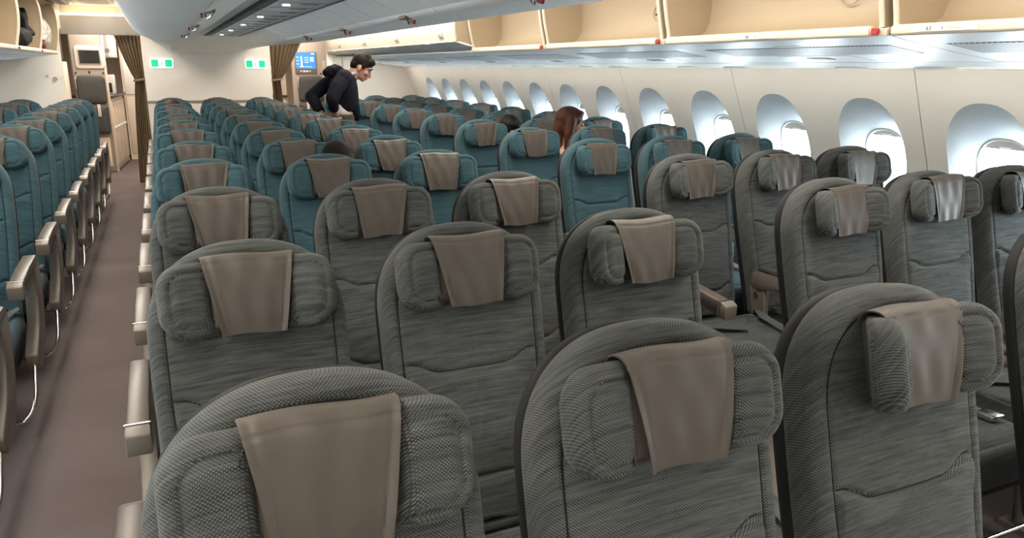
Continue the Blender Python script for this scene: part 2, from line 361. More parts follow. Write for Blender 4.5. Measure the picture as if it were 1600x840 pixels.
def build_side(sign, y_from, y_to, nm):
    X = lambda z, dx=0: XC + sign*(wx(z)+dx)
    wall = MB()
    kmin = int(math.ceil((y_from-W0)/WP)); kmax = int(math.floor((y_to-W0)/WP))
    ks = list(range(kmin, kmax+1))
    panels = {}
    for k in ks: panels.setdefault(k//2 if sign > 0 else k//2, []).append(k)
    root = empty('wall_'+nm); tag(root, kind='structure')
    # ribs behind the panel joints and the strip at both ends
    def rib(ya, yb, dx):
        nonlocal wall
        for (z0, a), (z1, b) in zip(WALLPROF, WALLPROF[1:]):
            x0 = XC+sign*(a+dx); x1 = XC+sign*(b+dx); t = sign*0.03
            wall.add([(x0, ya, z0), (x0, yb, z0), (x1, yb, z1), (x1, ya, z1), (x0+t, ya, z0), (x0+t, yb, z0), (x1+t, yb, z1), (x1+t, ya, z1)],
                     [(0, 1, 2, 3), (4, 7, 6, 5), (0, 3, 7, 4), (1, 5, 6, 2), (0, 4, 5, 1), (3, 2, 6, 7)])
    for k in ks:
        if k % 2 != 0 or k == ks[0]: pass
    edges = sorted({W0+WP*(k-0.5) for k in ks if (k % 2 == 1)} | {W0+WP*(ks[0]-0.5), W0+WP*(ks[-1]+0.5)})
    for e in edges: rib(e-0.05, e+0.05, 0.012)
    put('panel_joint_rib', wall.mesh('rib'), 'seamline', root)
    wall = MB(); rib(y_from-0.6, W0+WP*(ks[0]-0.5), 0.002); rib(W0+WP*(ks[-1]+0.5), y_to+0.4, 0.002)
    put('end_panel', wall.mesh('endp'), 'wall', root)
    # panels
    for i, k in enumerate(ks):
        yc = W0+WP*k
        first = (k % 2 == 1); g = 0.0025
        ya = yc-WP/2 + (g if first else 0); yb = yc+WP/2 - (0 if first else g)
        # reveal outline is taller than the glass and leans with it
        rev = oval(yc, RZ, 0.205, 0.275, 0.36)
        cell = cell_outline(ya, yb, 0.0, ZT, yc, RZ)
        V = []; F = []; n = 48; rows = 7
        for r in range(rows+1):
            t = r/rows
            for a, b in zip(cell, rev):
                y = a[0]*(1-t)+b[0]*t; z = a[1]*(1-t)+b[1]*t; V.append((X(z), y, z))
        for r in range(rows):
            for j in range(n): F.append((r*n+j, r*n+(j+1) % n, (r+1)*n+(j+1) % n, (r+1)*n+j))
        # edges turned back so the joint has depth
        b0 = len(V)
        for a in cell: V.append((X(a[1], 0.012), a[0], a[1]))
        for j in range(n): F.append((j, b0+j, b0+(j+1) % n, (j+1) % n))
        me = mk('panel', V, F, 35)
        put('wall_panel', me, 'wall', root)
        win = empty('window_%d' % (i+1 + (100 if sign < 0 else 0)), (XC+sign*wx(RZ), yc, RZ)); tag(win, kind='structure')
        off = Vector((-(XC+sign*wx(RZ)), -yc, -RZ))
        # reveal: lip, scoop, glass frame
        gl = oval(yc, GZ, 0.145, 0.19, 0.215, p=2.5)
        V = []; F = []
        prof = [(0.0, 0.0), (0.06, 0.006), (0.25, 0.022), (0.55, 0.06), (0.85, 0.10), (0.97, 0.118), (1.0, 0.125)]
        for t, dx in prof:
            for a, b in zip(rev, gl):
                y = a[0]*(1-t)+b[0]*t; z = a[1]*(1-t)+b[1]*t; V.append((X(z, dx), y, z))
        for r in range(len(prof)-1):
            for j in range(n): F.append((r*n+j, r*n+(j+1) % n, (r+1)*n+(j+1) % n, (r+1)*n+j))
        V = [Vector(v)+off for v in V]
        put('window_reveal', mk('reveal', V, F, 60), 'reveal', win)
        # raised frame bead round the glass
        fr = MB()
        pts = [Vector((X(z, 0.122), y, z))+off for y, z in gl]; pts.append(pts[0])
        fr.tube(pts, 0.006, 6, False)
        put('window_frame', fr.mesh('frame', 60), 'white', win)
        V = [Vector((X(z, 0.135), y, z))+off for y, z in gl]; put('window_pane', mk('pane', V, [tuple(range(n))], None, False), 'glass', win)
        # shade pulled down a little, with its grip
        zs = GZ+0.19 - random.choice((0.035, 0.05, 0.045, 0.06))
        top = [(y, z) for y, z in gl if z >= zs]
        top = sorted(top, key=lambda q: math.atan2(q[1]-GZ+0.1, q[0]-yc))
        if len(top) > 3:
            w_ = 0.145*(1-((zs-GZ)/0.19)**2.5)**(1/2.5)
            poly = [(yc+w_, zs)] + top + [(yc-w_, zs)]
            mb = MB(); k_ = len(poly)
            v = [Vector((X(z, 0.127), y, z))+off for y, z in poly] + [Vector((X(z, 0.133), y, z))+off for y, z in poly]
            mb.add(v, [tuple(range(k_)), tuple(range(k_, 2*k_))[::-1]] + [(j, (j+1) % k_, k_+(j+1) % k_, k_+j) for j in range(k_)])
            sh = put('window_shade', mb.mesh('shade'), 'shade', win)
            mb = MB(); c = Vector((X(zs, 0.122), yc, zs+0.012))+off
            ring = [(c.x, c.y+0.035*math.cos(a), c.z+0.010*math.sin(a)) for a in [2*math.pi*j/16 for j in range(16)]]
            ring2 = [(c.x+sign*0.007, p[1], p[2]) for p in ring]
            mb.add(ring+ring2, [tuple(range(16)), tuple(range(16, 32))[::-1]] + [(j, (j+1) % 16, 16+(j+1) % 16, 16+j) for j in range(16)])
            put('shade_grip', mb.mesh('grip', None, 0.002, 1), 'white', sh)
build_side(1, Y0, 9.7, 'right')
build_side(-1, Y0, 9.7, 'left')

# ------------------------------------------------------------------ aft partitions and doorways
pc = tag(put('wall_partition_centre', MB().box(-0.27, 1.264, Y1, Y1+0.05, 0, 2.2).mesh('pc', None, 0.008), 'wall'), kind='structure')
put('wall_rail', MB().box(-0.272, 1.266, Y1-0.012, Y1, 1.045, 1.075).mesh('rail', None, 0.004), 'monument', pc)
pl = tag(put('wall_partition_left', MB().box(-2.4, -1.16, Y1, Y1+0.05, 0, 2.2).mesh('pl', None, 0.008), 'wall'), kind='structure')
prr = tag(put('wall_partition_right', MB().box(2.02, 3.4, Y1, Y1+0.05, 0, 2.2).mesh('pr', None, 0.008), 'wall'), kind='structure')
put('edge_trim', MB().box(2.22, 2.232, Y1-0.006, Y1, 0, 2.0).mesh('et'), 'seamline', prr)
# faint lettered notice column on the right partition edge
for k in range(9):
    put('notice_line', MB().box(2.09, 2.15 - 0.02*(k % 3), Y1-0.003, Y1, 1.62-k*0.035, 1.632-k*0.035).mesh('nl'), 'shade', prr)
# over-door headers with a slope, and their cove lamps
for i, (xa, xb) in enumerate(((-1.16, -0.27), (1.264, 2.02))):
    mb = MB().prism([(Y1-0.16, 2.07), (Y1-0.02, 1.866), (Y1+0.06, 1.866), (Y1+0.06, 2.2), (Y1-0.02, 2.2), (Y1-0.02, 2.08), (Y1-0.16, 2.08)], xa, xb, 'x')
    tag(put('trim_%d' % (i+1), mb.mesh('header', None, 0.004), 'cream'), kind='structure')
    cvl = put('cove_light', MB().box(xa+0.03, xb-0.03, Y1-0.10, Y1-0.05, 2.082, 2.10).mesh('cove', None, 0.004), 'lamp')
    tag(cvl, 'glowing warm cove light strip above the %s doorway' % ('galley-cart' if i == 0 else 'blue-screen'), 'light', 'cove lights above the doorways')

# exit signs
def exit_sign(x, label):
    t = empty('exit_sign', (x, Y1, 1.478)); tag(t, label, 'sign', 'green exit signs')
    put('frame', MB().prism(densify(rrect(-0.133, 0.133, 0, 0.117, (0.02,)*4, 5), 1), -0.022, 0, 'y').mesh('fr', 40), 'lit', t)
    for s in (-1, 1):
        put('green_panel', MB().prism(rrect(0.04 if s > 0 else -0.12, 0.12 if s > 0 else -0.04, 0.014, 0.103, (0.008,)*4, 3), -0.025, -0.022, 'y').mesh('gp', 40), 'green', t)
    mb = MB()   # running figure
    mb.tube([(0.004, -0.0245, 0.079), (0.004, -0.0245, 0.082)], 0.007, 8)
    mb.tube([(0, -0.024, 0.07), (-0.004, -0.024, 0.05)], 0.0055, 6)
    mb.tube([(-0.004, -0.024, 0.052), (0.010, -0.024, 0.042), (0.006, -0.024, 0.028)], 0.0035, 6)
    mb.tube([(-0.004, -0.024, 0.05), (-0.010, -0.024, 0.036), (-0.02, -0.024, 0.032)], 0.0035, 6)
    mb.tube([(0, -0.024, 0.067), (0.012, -0.024, 0.062), (0.018, -0.024, 0.068)], 0.003, 6)
    mb.tube([(0, -0.024, 0.067), (-0.012, -0.024, 0.06)], 0.003, 6)
    put('running_figure', mb.mesh('rf', 60), 'green', t)
exit_sign(-0.06, 'lit green exit sign on the partition nearer the galley trolleys')
exit_sign(1.073, 'lit green exit sign on the partition nearer the standing man')

# left partition: switch plate and knob
t = empty('call_switch', (-1.33, Y1, 1.36)); tag(t, 'small white switch plate on the white partition beside the galley doorway', 'switch')
put('plate', MB().prism(rrect(-0.025, 0.025, 0, 0.07, (0.006,)*4, 3), -0.012, 0, 'y').mesh('pl', 40), 'white', t)
put('button', MB().prism(rrect(-0.01, 0.01, 0.008, 0.03, (0.004,)*4, 3), -0.018, -0.012, 'y').mesh('bt', 40), 'greyink', t)
t = empty('door_stop', (-1.25, Y1, 1.345)); tag(t, 'round steel knob on the white partition beside the small switch plate', 'knob')
put('stem', MB().tube([(0, 0, 0), (0, -0.03, 0)], 0.014, 14).mesh('st', 40), 'chrome', t)
put('cap', MB().tube([(0, -0.03, 0), (0, -0.034, 0), (0, -0.042, 0)], [0.018, 0.024, 0.018], 16).mesh('cp', 40), 'chrome', t)

# crew jump seat monuments with a screen above
def monument(x0, x1, y0, label_m, label_s, blue):
    t = empty('crew_monument', ((x0+x1)/2, y0, 0)); tag(t, label_m, 'cabinet')
    h = (x1-x0)/2
    put('body', MB().box(-h, h, 0, 0.09, 0, 2.195).mesh('mb', None, 0.02, 3), 'monument', t)
    put('side_panel', MB().box(h, h+0.012, 0.0, 0.09, 0, 1.9).mesh('sp', None, 0.004), 'galley', t)
    # folded jump seat: back cushion, folded pan, stowed belt
    sx = -0.02 if x1-x0 > 0.5 else 0.01; jw = 0.19 if x1-x0 > 0.5 else 0.18
    b = put('seat_back', mk('jb', *ringpad(densify(rrect(sx-jw, sx+jw, 0.98, 1.37, (0.03, 0.03, 0.07, 0.07), 6), 0.04), [(0.0, 0.0), (0.0, 0.045), (0.006, 0.058), (0.02, 0.064)], lambda x, v: (x*0.1, 1.18), [0.5, 1.0], None, None, True), 50), 'jump', t)
    p = put('seat_pan', mk('jp', *ringpad(densify(rrect(sx-jw, sx+jw, 0.56, 0.95, (0.03,)*4, 5), 0.04), [(0.0, 0.0), (0.0, 0.07), (0.006, 0.09), (0.02, 0.098)], lambda x, v: (x*0.1, 0.75), [0.5, 1.0], None, None, True), 50), 'jump', t)
    for s in (-1, 1):
        put('harness_strap', MB().box(sx+s*0.07-0.02, sx+s*0.07+0.02, -0.11, -0.10, 0.80, 0.97).mesh('hs', None, 0.003), 'shade', t)
    put('hinge_bracket', MB().box(sx-jw-0.01, sx-jw+0.01, -0.05, 0.0, 1.18, 1.34).mesh('hb', None, 0.004), 'steel', t)
    put('lower_locker_door', MB().box(-h+0.04, h-0.04, -0.012, 0, 0.08, 0.50).mesh('ll', None, 0.005), 'galley', t)
    for k in range(2):
        put('socket', MB().tube([(sx+0.17*(-1 if k else 1), 0, 1.40), (sx+0.17*(-1 if k else 1), -0.012, 1.40)], 0.012, 10).mesh('so', 40), 'dark', t)
    put('peephole', MB().tube([(sx, 0, 1.415), (sx, -0.015, 1.415)], 0.014, 12).mesh('ph', 40), 'dark', t)
    return t
mL = monument(-1.20, -0.80, 11.6, 'taupe crew cabinet with a folded charcoal jump seat under a dark monitor', None, False)
t = empty('wall_monitor', (-0.965, 11.6, 1.46)); tag(t, 'wall monitor with a black screen in a rounded grey surround above the jump seat', 'monitor')
put('surround', mk('su', *ringpad(densify(rrect(-0.18, 0.18, 0, 0.31, (0.04,)*4, 5), 0.06), [(0, 0), (0, 0.014), (0.008, 0.02), (0.03, 0.02), (0.04, 0.014)], lambda x, v: (x, v), [0.0]), 40) if False else MB().prism(rrect(-0.18, 0.18, 0, 0.31, (0.04,)*4, 5), -0.022, 0, 'y').mesh('su', None, 0.006), 'shade', t)
put('bezel', MB().prism(rrect(-0.14, 0.14, 0.05, 0.26, (0.015,)*4, 4), -0.028, -0.022, 'y').mesh('bz', None, 0.002), 'monument', t)
put('screen', MB().box(-0.125, 0.125, -0.031, -0.028, 0.07, 0.245).mesh('sc'), 'screen', t)
mR = monument(1.79, 2.36, 11.6, 'taupe crew cabinet with a folded charcoal jump seat under the blue screen', None, True)
put('side_door', MB().box(0.18, 0.275, -0.012, 0, 0.2, 1.60).mesh('sd', None, 0.004), 'monument', mR)
t = empty('cabin_control_panel', (2.0, 11.6, 1.40)); tag(t, 'glowing blue touch screen showing an aircraft plan above the jump seat', 'screen')
put('housing', MB().box(-0.165, 0.165, -0.02, 0, 0, 0.33).mesh('hs', None, 0.006), 'brown', t)
put('display', MB().box(-0.15, 0.15, -0.024, -0.02, 0.075, 0.318).mesh('ds'), 'blue', t)
mb = MB()
mb.box(-0.075, -0.055, -0.0255, -0.024, 0.115, 0.26)       # aircraft plan
mb.box(-0.095, -0.035, -0.0255, -0.024, 0.10, 0.112)
put('aircraft_plan', mb.mesh('ap'), 'lit', t)
mb = MB()
for k in range(3):
    mb.box(-0.02, 0.045, -0.0255, -0.024, 0.235-k*0.035, 0.245-k*0.035)
    mb.box(-0.14, -0.105, -0.0255, -0.024, 0.24-k*0.05, 0.25-k*0.05)
for k in range(2):
    mb.box(0.07+0.03*k, 0.09+0.03*k, -0.0255, -0.024, 0.18, 0.25)
mb.box(0.085, 0.135, -0.0255, -0.024, 0.29, 0.308); mb.box(-0.02, 0.09, -0.0255, -0.024, 0.10, 0.106)
put('menu_lines', mb.mesh('ml'), 'paleblue', t)
for k in range(4):
    put('button', MB().box(-0.09+k*0.045, -0.065+k*0.045, -0.024, -0.02, 0.025, 0.045).mesh('bt', None, 0.002), 'lit' if k in (1, 2) else 'shade', t)

# galley behind the left doorway: row of carts, worktop, upper lockers
gal = empty('galley_unit', (-0.80, 11.62, 0)); gal.rotation_euler.z = R(-5); tag(gal, 'cream galley counter with dark worktop edge and upper lockers behind the doorway', 'galley')
put('worktop', MB().box(-0.5, 0.05, 0.10, 1.5, 1.05, 1.085).mesh('wt', None, 0.006), 'armpad', gal)
put('backsplash', MB().box(-0.5, -0.42, 0.5, 1.5, 1.09, 2.19).mesh('bs'), 'galleypink', gal)
put('upper_locker', MB().box(-0.42, 0.0, 0.6, 1.5, 1.62, 2.19).mesh('ul', None, 0.01), 'white', gal)
for k in range(2):
    put('locker_latch', MB().tube([(-0.01-0.16*k, 0.6, 1.72+0.2*k), (-0.01-0.16*k, 0.57, 1.72+0.2*k)], 0.03, 14).mesh('lk', 40), 'greyink', gal)
put('locker_face', MB().box(-0.36, 0.0, 0.585, 0.6, 1.64, 2.17).mesh('lf', None, 0.004), 'white', gal)
for k in range(4):
    y = 11.72+k*0.32
    t = empty('galley_cart', (-0.79+0.0875*(y-11.62), y, 0)); t.rotation_euler.z = R(-5); tag(t, 'cream galley trolley under the worktop, %s from the jump seat cabinet' % ORD[k], 'trolley', 'galley trolleys under the worktop')
    put('body', MB().box(-0.36, 0.0, 0.0, 0.31, 0.07, 1.04).mesh('cb', None, 0.012), 'galley', t)
    put('door', MB().box(0.0, 0.014, 0.015, 0.295, 0.11, 1.0).mesh('cdr', None, 0.005), 'galley', t)
    put('handle', MB().box(0.014, 0.03, 0.03, 0.28, 0.61, 0.64).mesh('chd', None, 0.005), 'white', t)
    put('kick_plate', MB().box(-0.35, 0.006, 0.01, 0.30, 0.02, 0.07).mesh('ck', None, 0.003), 'steel', t)
    put('latch', MB().box(0.014, 0.022, 0.13, 0.18, 0.93, 0.95).mesh('cl', None, 0.002), 'steel', t)
gp = empty('galley_end_panel', (-0.80, 11.60, 0)); tag(gp, 'narrow cream end post between the jump seat cabinet and the galley trolleys', 'panel')
put('post', MB().box(0.014, 0.03, 0.0, 0.06, 0, 2.19).mesh('gp', None, 0.004), 'galley', gp)
t = empty('paper_bag', (-0.84, 11.95, 1.088)); tag(t, 'crumpled tan paper bag hanging beside the galley worktop', 'bag')
def lump(name, cx, cy, cz, rx, ry, rz, seed, amp=0.25, nu=18, nv=10):
    rr = random.Random(seed); V = []; F = []
    ph = [rr.uniform(0, 6.28) for _ in range(8)]
    for j in range(nv+1):
        th = math.pi*j/nv
        for i in range(nu):
            a = 2*math.pi*i/nu
            k = 1+amp*(0.5*math.sin(3*a+ph[0]+2*th)+0.35*math.sin(5*a+ph[1]-3*th)+0.3*math.sin(4*th+ph[2])+0.25*math.sin(7*a+ph[3]+5*th))
            V.append((cx+rx*k*math.sin(th)*math.cos(a), cy+ry*k*math.sin(th)*math.sin(a), cz+rz*k*math.cos(th)))
    for j in range(nv):
        for i in range(nu): F.append((j*nu+i, j*nu+(i+1) % nu, (j+1)*nu+(i+1) % nu, (j+1)*nu+i))
    return mk(name, V, F, 50)
put('bag_body', lump('pb', 0.0, 0, 0.20, 0.05, 0.06, 0.13, 3), 'curtain', t)
put('bag_neck', MB().tube([(0, 0, 0.30), (0.01, 0, 0.36), (0, 0, 0.42)], [0.03, 0.012, 0.02], 10).mesh('pn', 60), 'curtain', t)
t = empty('coffee_brewer', (-0.85, 12.5, 1.086)); tag(t, 'white and dark galley brewer standing on the worktop', 'appliance')
put('body', MB().box(-0.1, 0.12, 0, 0.28, 0, 0.28).mesh('br', None, 0.01), 'white', t)
put('front', MB().box(-0.08, 0.08, -0.012, 0.0, 0.02, 0.16).mesh('brf', None, 0.004), 'dark', t)
# rear galley face visible past the curtain
rg = empty('rear_galley_locker', (-0.20, 13.2, 0)); tag(rg, 'bright cream rear galley locker glimpsed past the tied curtain', 'cabinet')
put('body', MB().box(-0.45, 0.5, 0, 0.5, 0, 2.19).mesh('rgb'), 'galley', rg)
put('door', MB().box(-0.42, 0.45, -0.015, 0, 1.05, 1.75).mesh('rgd', None, 0.006), 'white', rg)
put('door', MB().box(-0.42, 0.45, -0.015, 0, 0.1, 1.0).mesh('rgd2', None, 0.006), 'galley', rg)
put('handle', MB().box(-0.30, 0.30, -0.035, -0.015, 0.94, 0.96).mesh('rgh', None, 0.004), 'white', rg)
# locker glimpsed at the left edge of the galley doorway
lk = empty('galley_side_locker', (-1.30, 11.0, 0)); tag(lk, 'pale peach side locker with a grey recess just inside the galley doorway', 'cabinet')
put('body', MB().box(-0.4, 0.06, 0, 0.5, 0.0, 1.55).mesh('lkb', None, 0.006), 'galley', lk)
put('recess_handle', MB().prism(rrect(-0.035, 0.035, 1.25, 1.42, (0.03,)*4, 5), -0.012, 0, 'y').mesh('lkr', None, 0.004), 'greyink', lk)
put('dark_slot', MB().box(-0.1, 0.055, -0.01, 0, 0.95, 1.04).mesh('lks', None, 0.003), 'armpad', lk)
put('coat_rack', MB().box(-0.4, 0.03, 0.03, 0.45, 1.58, 2.15).mesh('lkc'), 'armpad', lk)
for k in range(3):
    put('hanger_bar', MB().box(-0.07+0.035*k, -0.055+0.035*k, 0.0, 0.02, 1.60, 2.12).mesh('lkh', None, 0.003), 'galley' if k != 1 else 'monument', lk)
# right doorway galley glimpse
rg = empty('stowage_rack', (1.72, 12.3, 0)); tag(rg, 'cluttered cream stowage rack glimpsed behind the curtain beside the blue screen', 'cabinet')
put('body', MB().box(-0.45, 0.07, 0.02, 0.5, 0, 2.15).mesh('srb'), 'galley', rg)
put('counter', MB().box(-0.45, 0.07, -0.04, 0.02, 1.02, 1.05).mesh('src', None, 0.004), 'armpad', rg)
for k in range(7):
    z = 1.08+0.115*k
    put('stowage_box', MB().box(-0.30, -0.02-0.07*(k % 2), -0.03, 0.02, z, z+0.095).mesh('srx', None, 0.006), ('white', 'placard', 'galleypink')[k % 3], rg)
for k in range(3):
    put('drawer', MB().box(-0.40, 0.04, -0.012, 0.02, 0.1+0.3*k, 0.37+0.3*k).mesh('srd', None, 0.006), 'galley', rg)

# curtains tied back at both doorways
def curtain(x_fix, x_spread, tie_z, y, label, n_fold=7, tie_x=None, bottom=0.02, bot_w=0.22, top_z=1.865):
    tie_x = x_fix if tie_x is None else tie_x
    t = empty('curtain', (x_fix, y, 0)); tag(t, label, 'curtain', 'tan curtains tied back at the doorways')
    nu, nv = 84, 40; V = []; F = []
    sgn = 1 if x_spread > x_fix else -1
    for j in range(nv+1):
        z = bottom+(top_z-bottom)*j/nv
        if z >= tie_z:
            k = ((z-tie_z)/(top_z-tie_z))**0.8
            xa = tie_x+(x_fix-tie_x)*k; xb = (tie_x+sgn*0.11)+(x_spread-(tie_x+sgn*0.11))*k
        else:
            k = ((tie_z-z)/(tie_z-bottom))**0.6
            xa = tie_x; xb = tie_x+sgn*(0.11+(bot_w-0.11)*k)
        for i in range(nu+1):
            s = i/nu
            amp = 0.030*(0.55+0.45*abs(xb-xa)/0.4)
            V.append((xa+(xb-xa)*s-x_fix, amp*math.sin(2*math.pi*n_fold*s)+0.012*math.sin(9*s+4*z), z))
    for j in range(nv):
        for i in range(nu): a = j*(nu+1)+i; F.append((a, a+1, a+nu+2, a+nu+1))
    n = len(V); V += [(x, yy+0.004, z) for x, yy, z in V]; F += [tuple(q+n for q in f[::-1]) for f in F]
    put('drape', mk('dr', V, F, 80, False), 'curtain', t)
    ring = [(tie_x-x_fix+sgn*0.055+0.068*math.cos(a), 0.045*math.sin(a), tie_z+0.01*math.cos(a)) for a in [2*math.pi*i/20 for i in range(21)]]
    put('tie_band', MB().tube(ring, 0.016, 8, False).mesh('tb', 60), 'curtain', t)
    put('curtain_rail', MB().tube([(min(x_spread, x_fix)-x_fix-0.02, 0, top_z+0.01), (max(x_spread, x_fix)-x_fix+0.02, 0, top_z+0.01)], 0.012, 10).mesh('cr', 40), 'steel', t)
curtain(-0.275, -0.57, 1.33, Y1+0.12, 'tan curtain tied back beside the galley trolleys', bot_w=0.20)
curtain(1.285, 1.72, 1.33, Y1+0.12, 'tan curtain tied back beside the blue touch screen', bot_w=0.15, tie_x=1.285)

# ------------------------------------------------------------------ seats
TH = R(14); ZB, YB = 0.40, -0.1356            # back pivot in seat coordinates
VT = 0.777
def back_outline():
    W = 0.208; vs0 = 0.57; p = 2.35; pts = []
    vv = [0.0, 0.012, 0.03, 0.055, 0.08, 0.11, 0.128] + [0.141+0.0040*k for k in range(14)] + [0.215+0.03*k for k in range(6)] + [0.388] + [0.408+0.0040*k for k in range(14)] + [0.474, 0.50, 0.53, 0.555]
    def hw(v): return W-0.018*smoothstep(0.5, 0.0, v)
    r = 0.03
    right = [(hw(v) - (r-math.sqrt(max(0, r*r-(r-v)**2)) if v < r else 0), v) for v in vv]
    arch = []
    for k in range(0, 25):
        a = math.pi/2*k/24; arch.append((W*math.cos(a)**(2/p), vs0+(VT-vs0)*math.sin(a)**(2/p)))
    o = right + arch
    o += [(-x, v) for x, v in reversed(o) if x > 1e-6]
    return o
def groove(v, vg, x):
    """lumbar seam: level across the middle, stepping up near the sides"""
    ax = abs(x); path = vg + 0.026*smoothstep(0.085, 0.155, ax)
    d = v-path
    return d
def back_h(x, v):
    h = 0.0
    e = smoothstep(0.18, 0.12, abs(x))
    h += 0.006*smoothstep(0.18, 0.02, abs(x))*smoothstep(0.0, 0.1, v)*smoothstep(0.78, 0.6, v)
    for vg in (0.422, 0.155):
        d = groove(v, vg, x)
        h -= 0.011*math.exp(-(d/0.0056)**2)
        h += 0.007*math.exp(-((d+0.030)/0.028)**2)*(1 if d < 0 else 0.8)
    h += 0.010*math.exp(-((v-0.29)/0.11)**2)*e
    return h
OUT = back_outline()
def spine_b(x, v): return (0.0, max(0.04, min(VT-0.17, v)))
inner = [0.03, 0.07, 0.11, 0.16, 0.21, 0.26, 0.31, 0.36, 0.41, 0.46, 0.52, 0.62, 0.78, 1.0]
V, F = ringpad(OUT, [(0.012, -0.078), (0.003, -0.07), (0.0, -0.055), (0.0, -0.028), (0.0025, -0.014), (0.008, -0.005), (0.017, 0.001), (0.026, 0.0022), (0.0315, 0.0005), (0.0345, -0.004), (0.0375, 0.0005), (0.043, 0.0022)], spine_b, inner, back_h)
ME = {}
ME['backrest'] = mk('backrest', V, F, 180)
ME['backrest_g'] = mk('backrest_g', V, F, 180)
V, F = ringpad(OUT, [(0.010, -0.072), (0.004, -0.074), (0.001, -0.085), (0.004, -0.100), (0.02, -0.112), (0.05, -0.117)], spine_b, [0.5, 1.0])
ME['shell'] = mk('back_shell', V, F, 60)
# welt cord lying in the border seam
nn = normals2(OUT); pts = [(OUT[i][0]+nn[i].x*0.0345, 0.0018, OUT[i][1]+nn[i].y*0.0345) for i in range(6, len(OUT)-6)]
ME['welt'] = MB().tube(pts, 0.0017, 5).mesh('welt', 60)
# stitched lumbar seams lying in their grooves
for q, vg in (('seam_up', 0.422), ('seam_low', 0.155)):
    pts = []
    for k in range(45):
        x = -0.163+0.326*k/44; v = vg+0.026*smoothstep(0.085, 0.155, abs(x)); pts.append((x, -(0.0022+back_h(x, v)+0.0006), v))
    ME[q] = MB().tube(pts, 0.0019, 5).mesh(q, 60)
# headrest core
core = densify(rrect(-0.085, 0.085, 0.588, 0.735, (0.015, 0.015, 0.02, 0.02), 4), 0.03)
V, F = ringpad(core, [(0.0, -0.002), (0.0, 0.028), (0.004, 0.038), (0.012, 0.043)], lambda x, v: (x*0.3, 0.66), [0.5, 1.0], None, None, True)
ME['core'] = mk('headrest_core', V, F, 60)
# wing pad: hinge at local x = 0, reaching outwards to +x
wo = densify(rrect(-0.010, 0.112, -0.080, 0.077, (0.012, 0.056, 0.052, 0.010), 9), 0.014)
def wing_h(x, v): return 0.007*(1-((x-0.05)/0.07)**2)*(1-(v/0.09)**2)
V, F = ringpad(wo, [(0.010, -0.008), (0.002, -0.003), (0.0, 0.008), (0.0, 0.022), (0.003, 0.034), (0.009, 0.041), (0.0165, 0.0435), (0.0195, 0.0405), (0.0225, 0.0435), (0.03, 0.0445)], lambda x, v: (0.05+(x-0.05)*0.12, v*0.25), [0.3, 0.6, 1.0], wing_h, True, True)
V = [(x, y*(0.5+0.5*smoothstep(-0.012, 0.036, x)), z) for x, y, z in V]
ME['wing'] = mk('wing', V, F, 180); ME['wing_g'] = mk('wing_g', V, F, 180)
Vm = [(-x, y, z) for x, y, z in V]
ME['wingL'] = mk('wingL', Vm, F, 180); ME['wingL_g'] = mk('wingL_g', Vm, F, 180)
# leather cover: trapezoid sheet folded over the headrest
def cover_mesh(name, skew=0.0, flare=1.0, seed=0):
    rr = random.Random(seed); ph = [rr.uniform(0, 6.28) for _ in range(5)]
    path = bez([(0.672, -0.004, 0), (0.712, -0.003, 0), (0.738, 0.008, 0), (0.7455, 0.026, 0), (0.741, 0.049, 0), (0.724, 0.0600, 0), (0.69, 0.0625, 0), (0.65, 0.0615, 0), (0.61, 0.0585, 0), (0.576, 0.053, 0)], 7)
    nu = 40; rows = len(path); A = []
    for j, p in enumerate(path):
        s = max(0, min(1, (0.745-p.x)/0.169)) if j > rows*0.4 else 0
        hw = 0.0925-0.028*s
        for i in range(nu+1):
            t = -1+2*i/nu; x = hw*t + skew*(s-0.5)
            hem = 0.0032*math.exp(-(((1-abs(t))*hw-0.0105)/0.0030)**2) + 0.0025*math.exp(-((p.x-0.728)/0.0022)**2)*(1 if j > rows*0.4 else 0)
            fl = flare*0.006*smoothstep(0.72, 1.0, abs(t))*s
            wr = 0.0016*math.sin(9*t+ph[0]+14*p.x)*math.sin(30*p.x+ph[1])
            n_ = p.y + (fl-hem+wr)*(1 if j > rows*0.35 else 0)
            A.append((x, n_, p.x+0.0025*math.sin(3*t+ph[2])))
    V = []; F = []
    for (x, n_, v) in A: V.append((x, -n_, v))
    nb = len(A)
    # second skin, slightly inside
    for j in range(rows):
        for i in range(nu+1):
            a = A[min(j+1, rows-1)*(nu+1)+i]; b = A[max(j-1, 0)*(nu+1)+i]; dv, dn = a[2]-b[2], a[1]-b[1]; L = math.hypot(dv, dn) or 1
            x, n_, v = A[j*(nu+1)+i]; nx, nv_ = dv/L, -dn/L
            V.append((x, -(n_+nx*0.0028), v+nv_*0.0028))
    q = nu+1
    for j in range(rows-1):
        for i in range(nu): a = j*q+i; F.append((a, a+1, a+q+1, a+q)); F.append((nb+a, nb+a+q, nb+a+q+1, nb+a+1))
    for i in range(nu):
        F.append((i, nb+i, nb+i+1, i+1)); a = (rows-1)*q+i; F.append((a, a+1, nb+a+1, nb+a))
    for j in range(rows-1):
        a = j*q; F.append((a, a+q, nb+a+q, nb+a)); a = j*q+nu; F.append((a, nb+a, nb+a+q, a+q))
    return mk(name, V, F, 60, True)
COVERS = [cover_mesh('cover_%d' % k, sk, fl, k) for k, (sk, fl) in enumerate(((0.0, 1.0), (0.008, 1.4), (-0.006, 0.7)))]
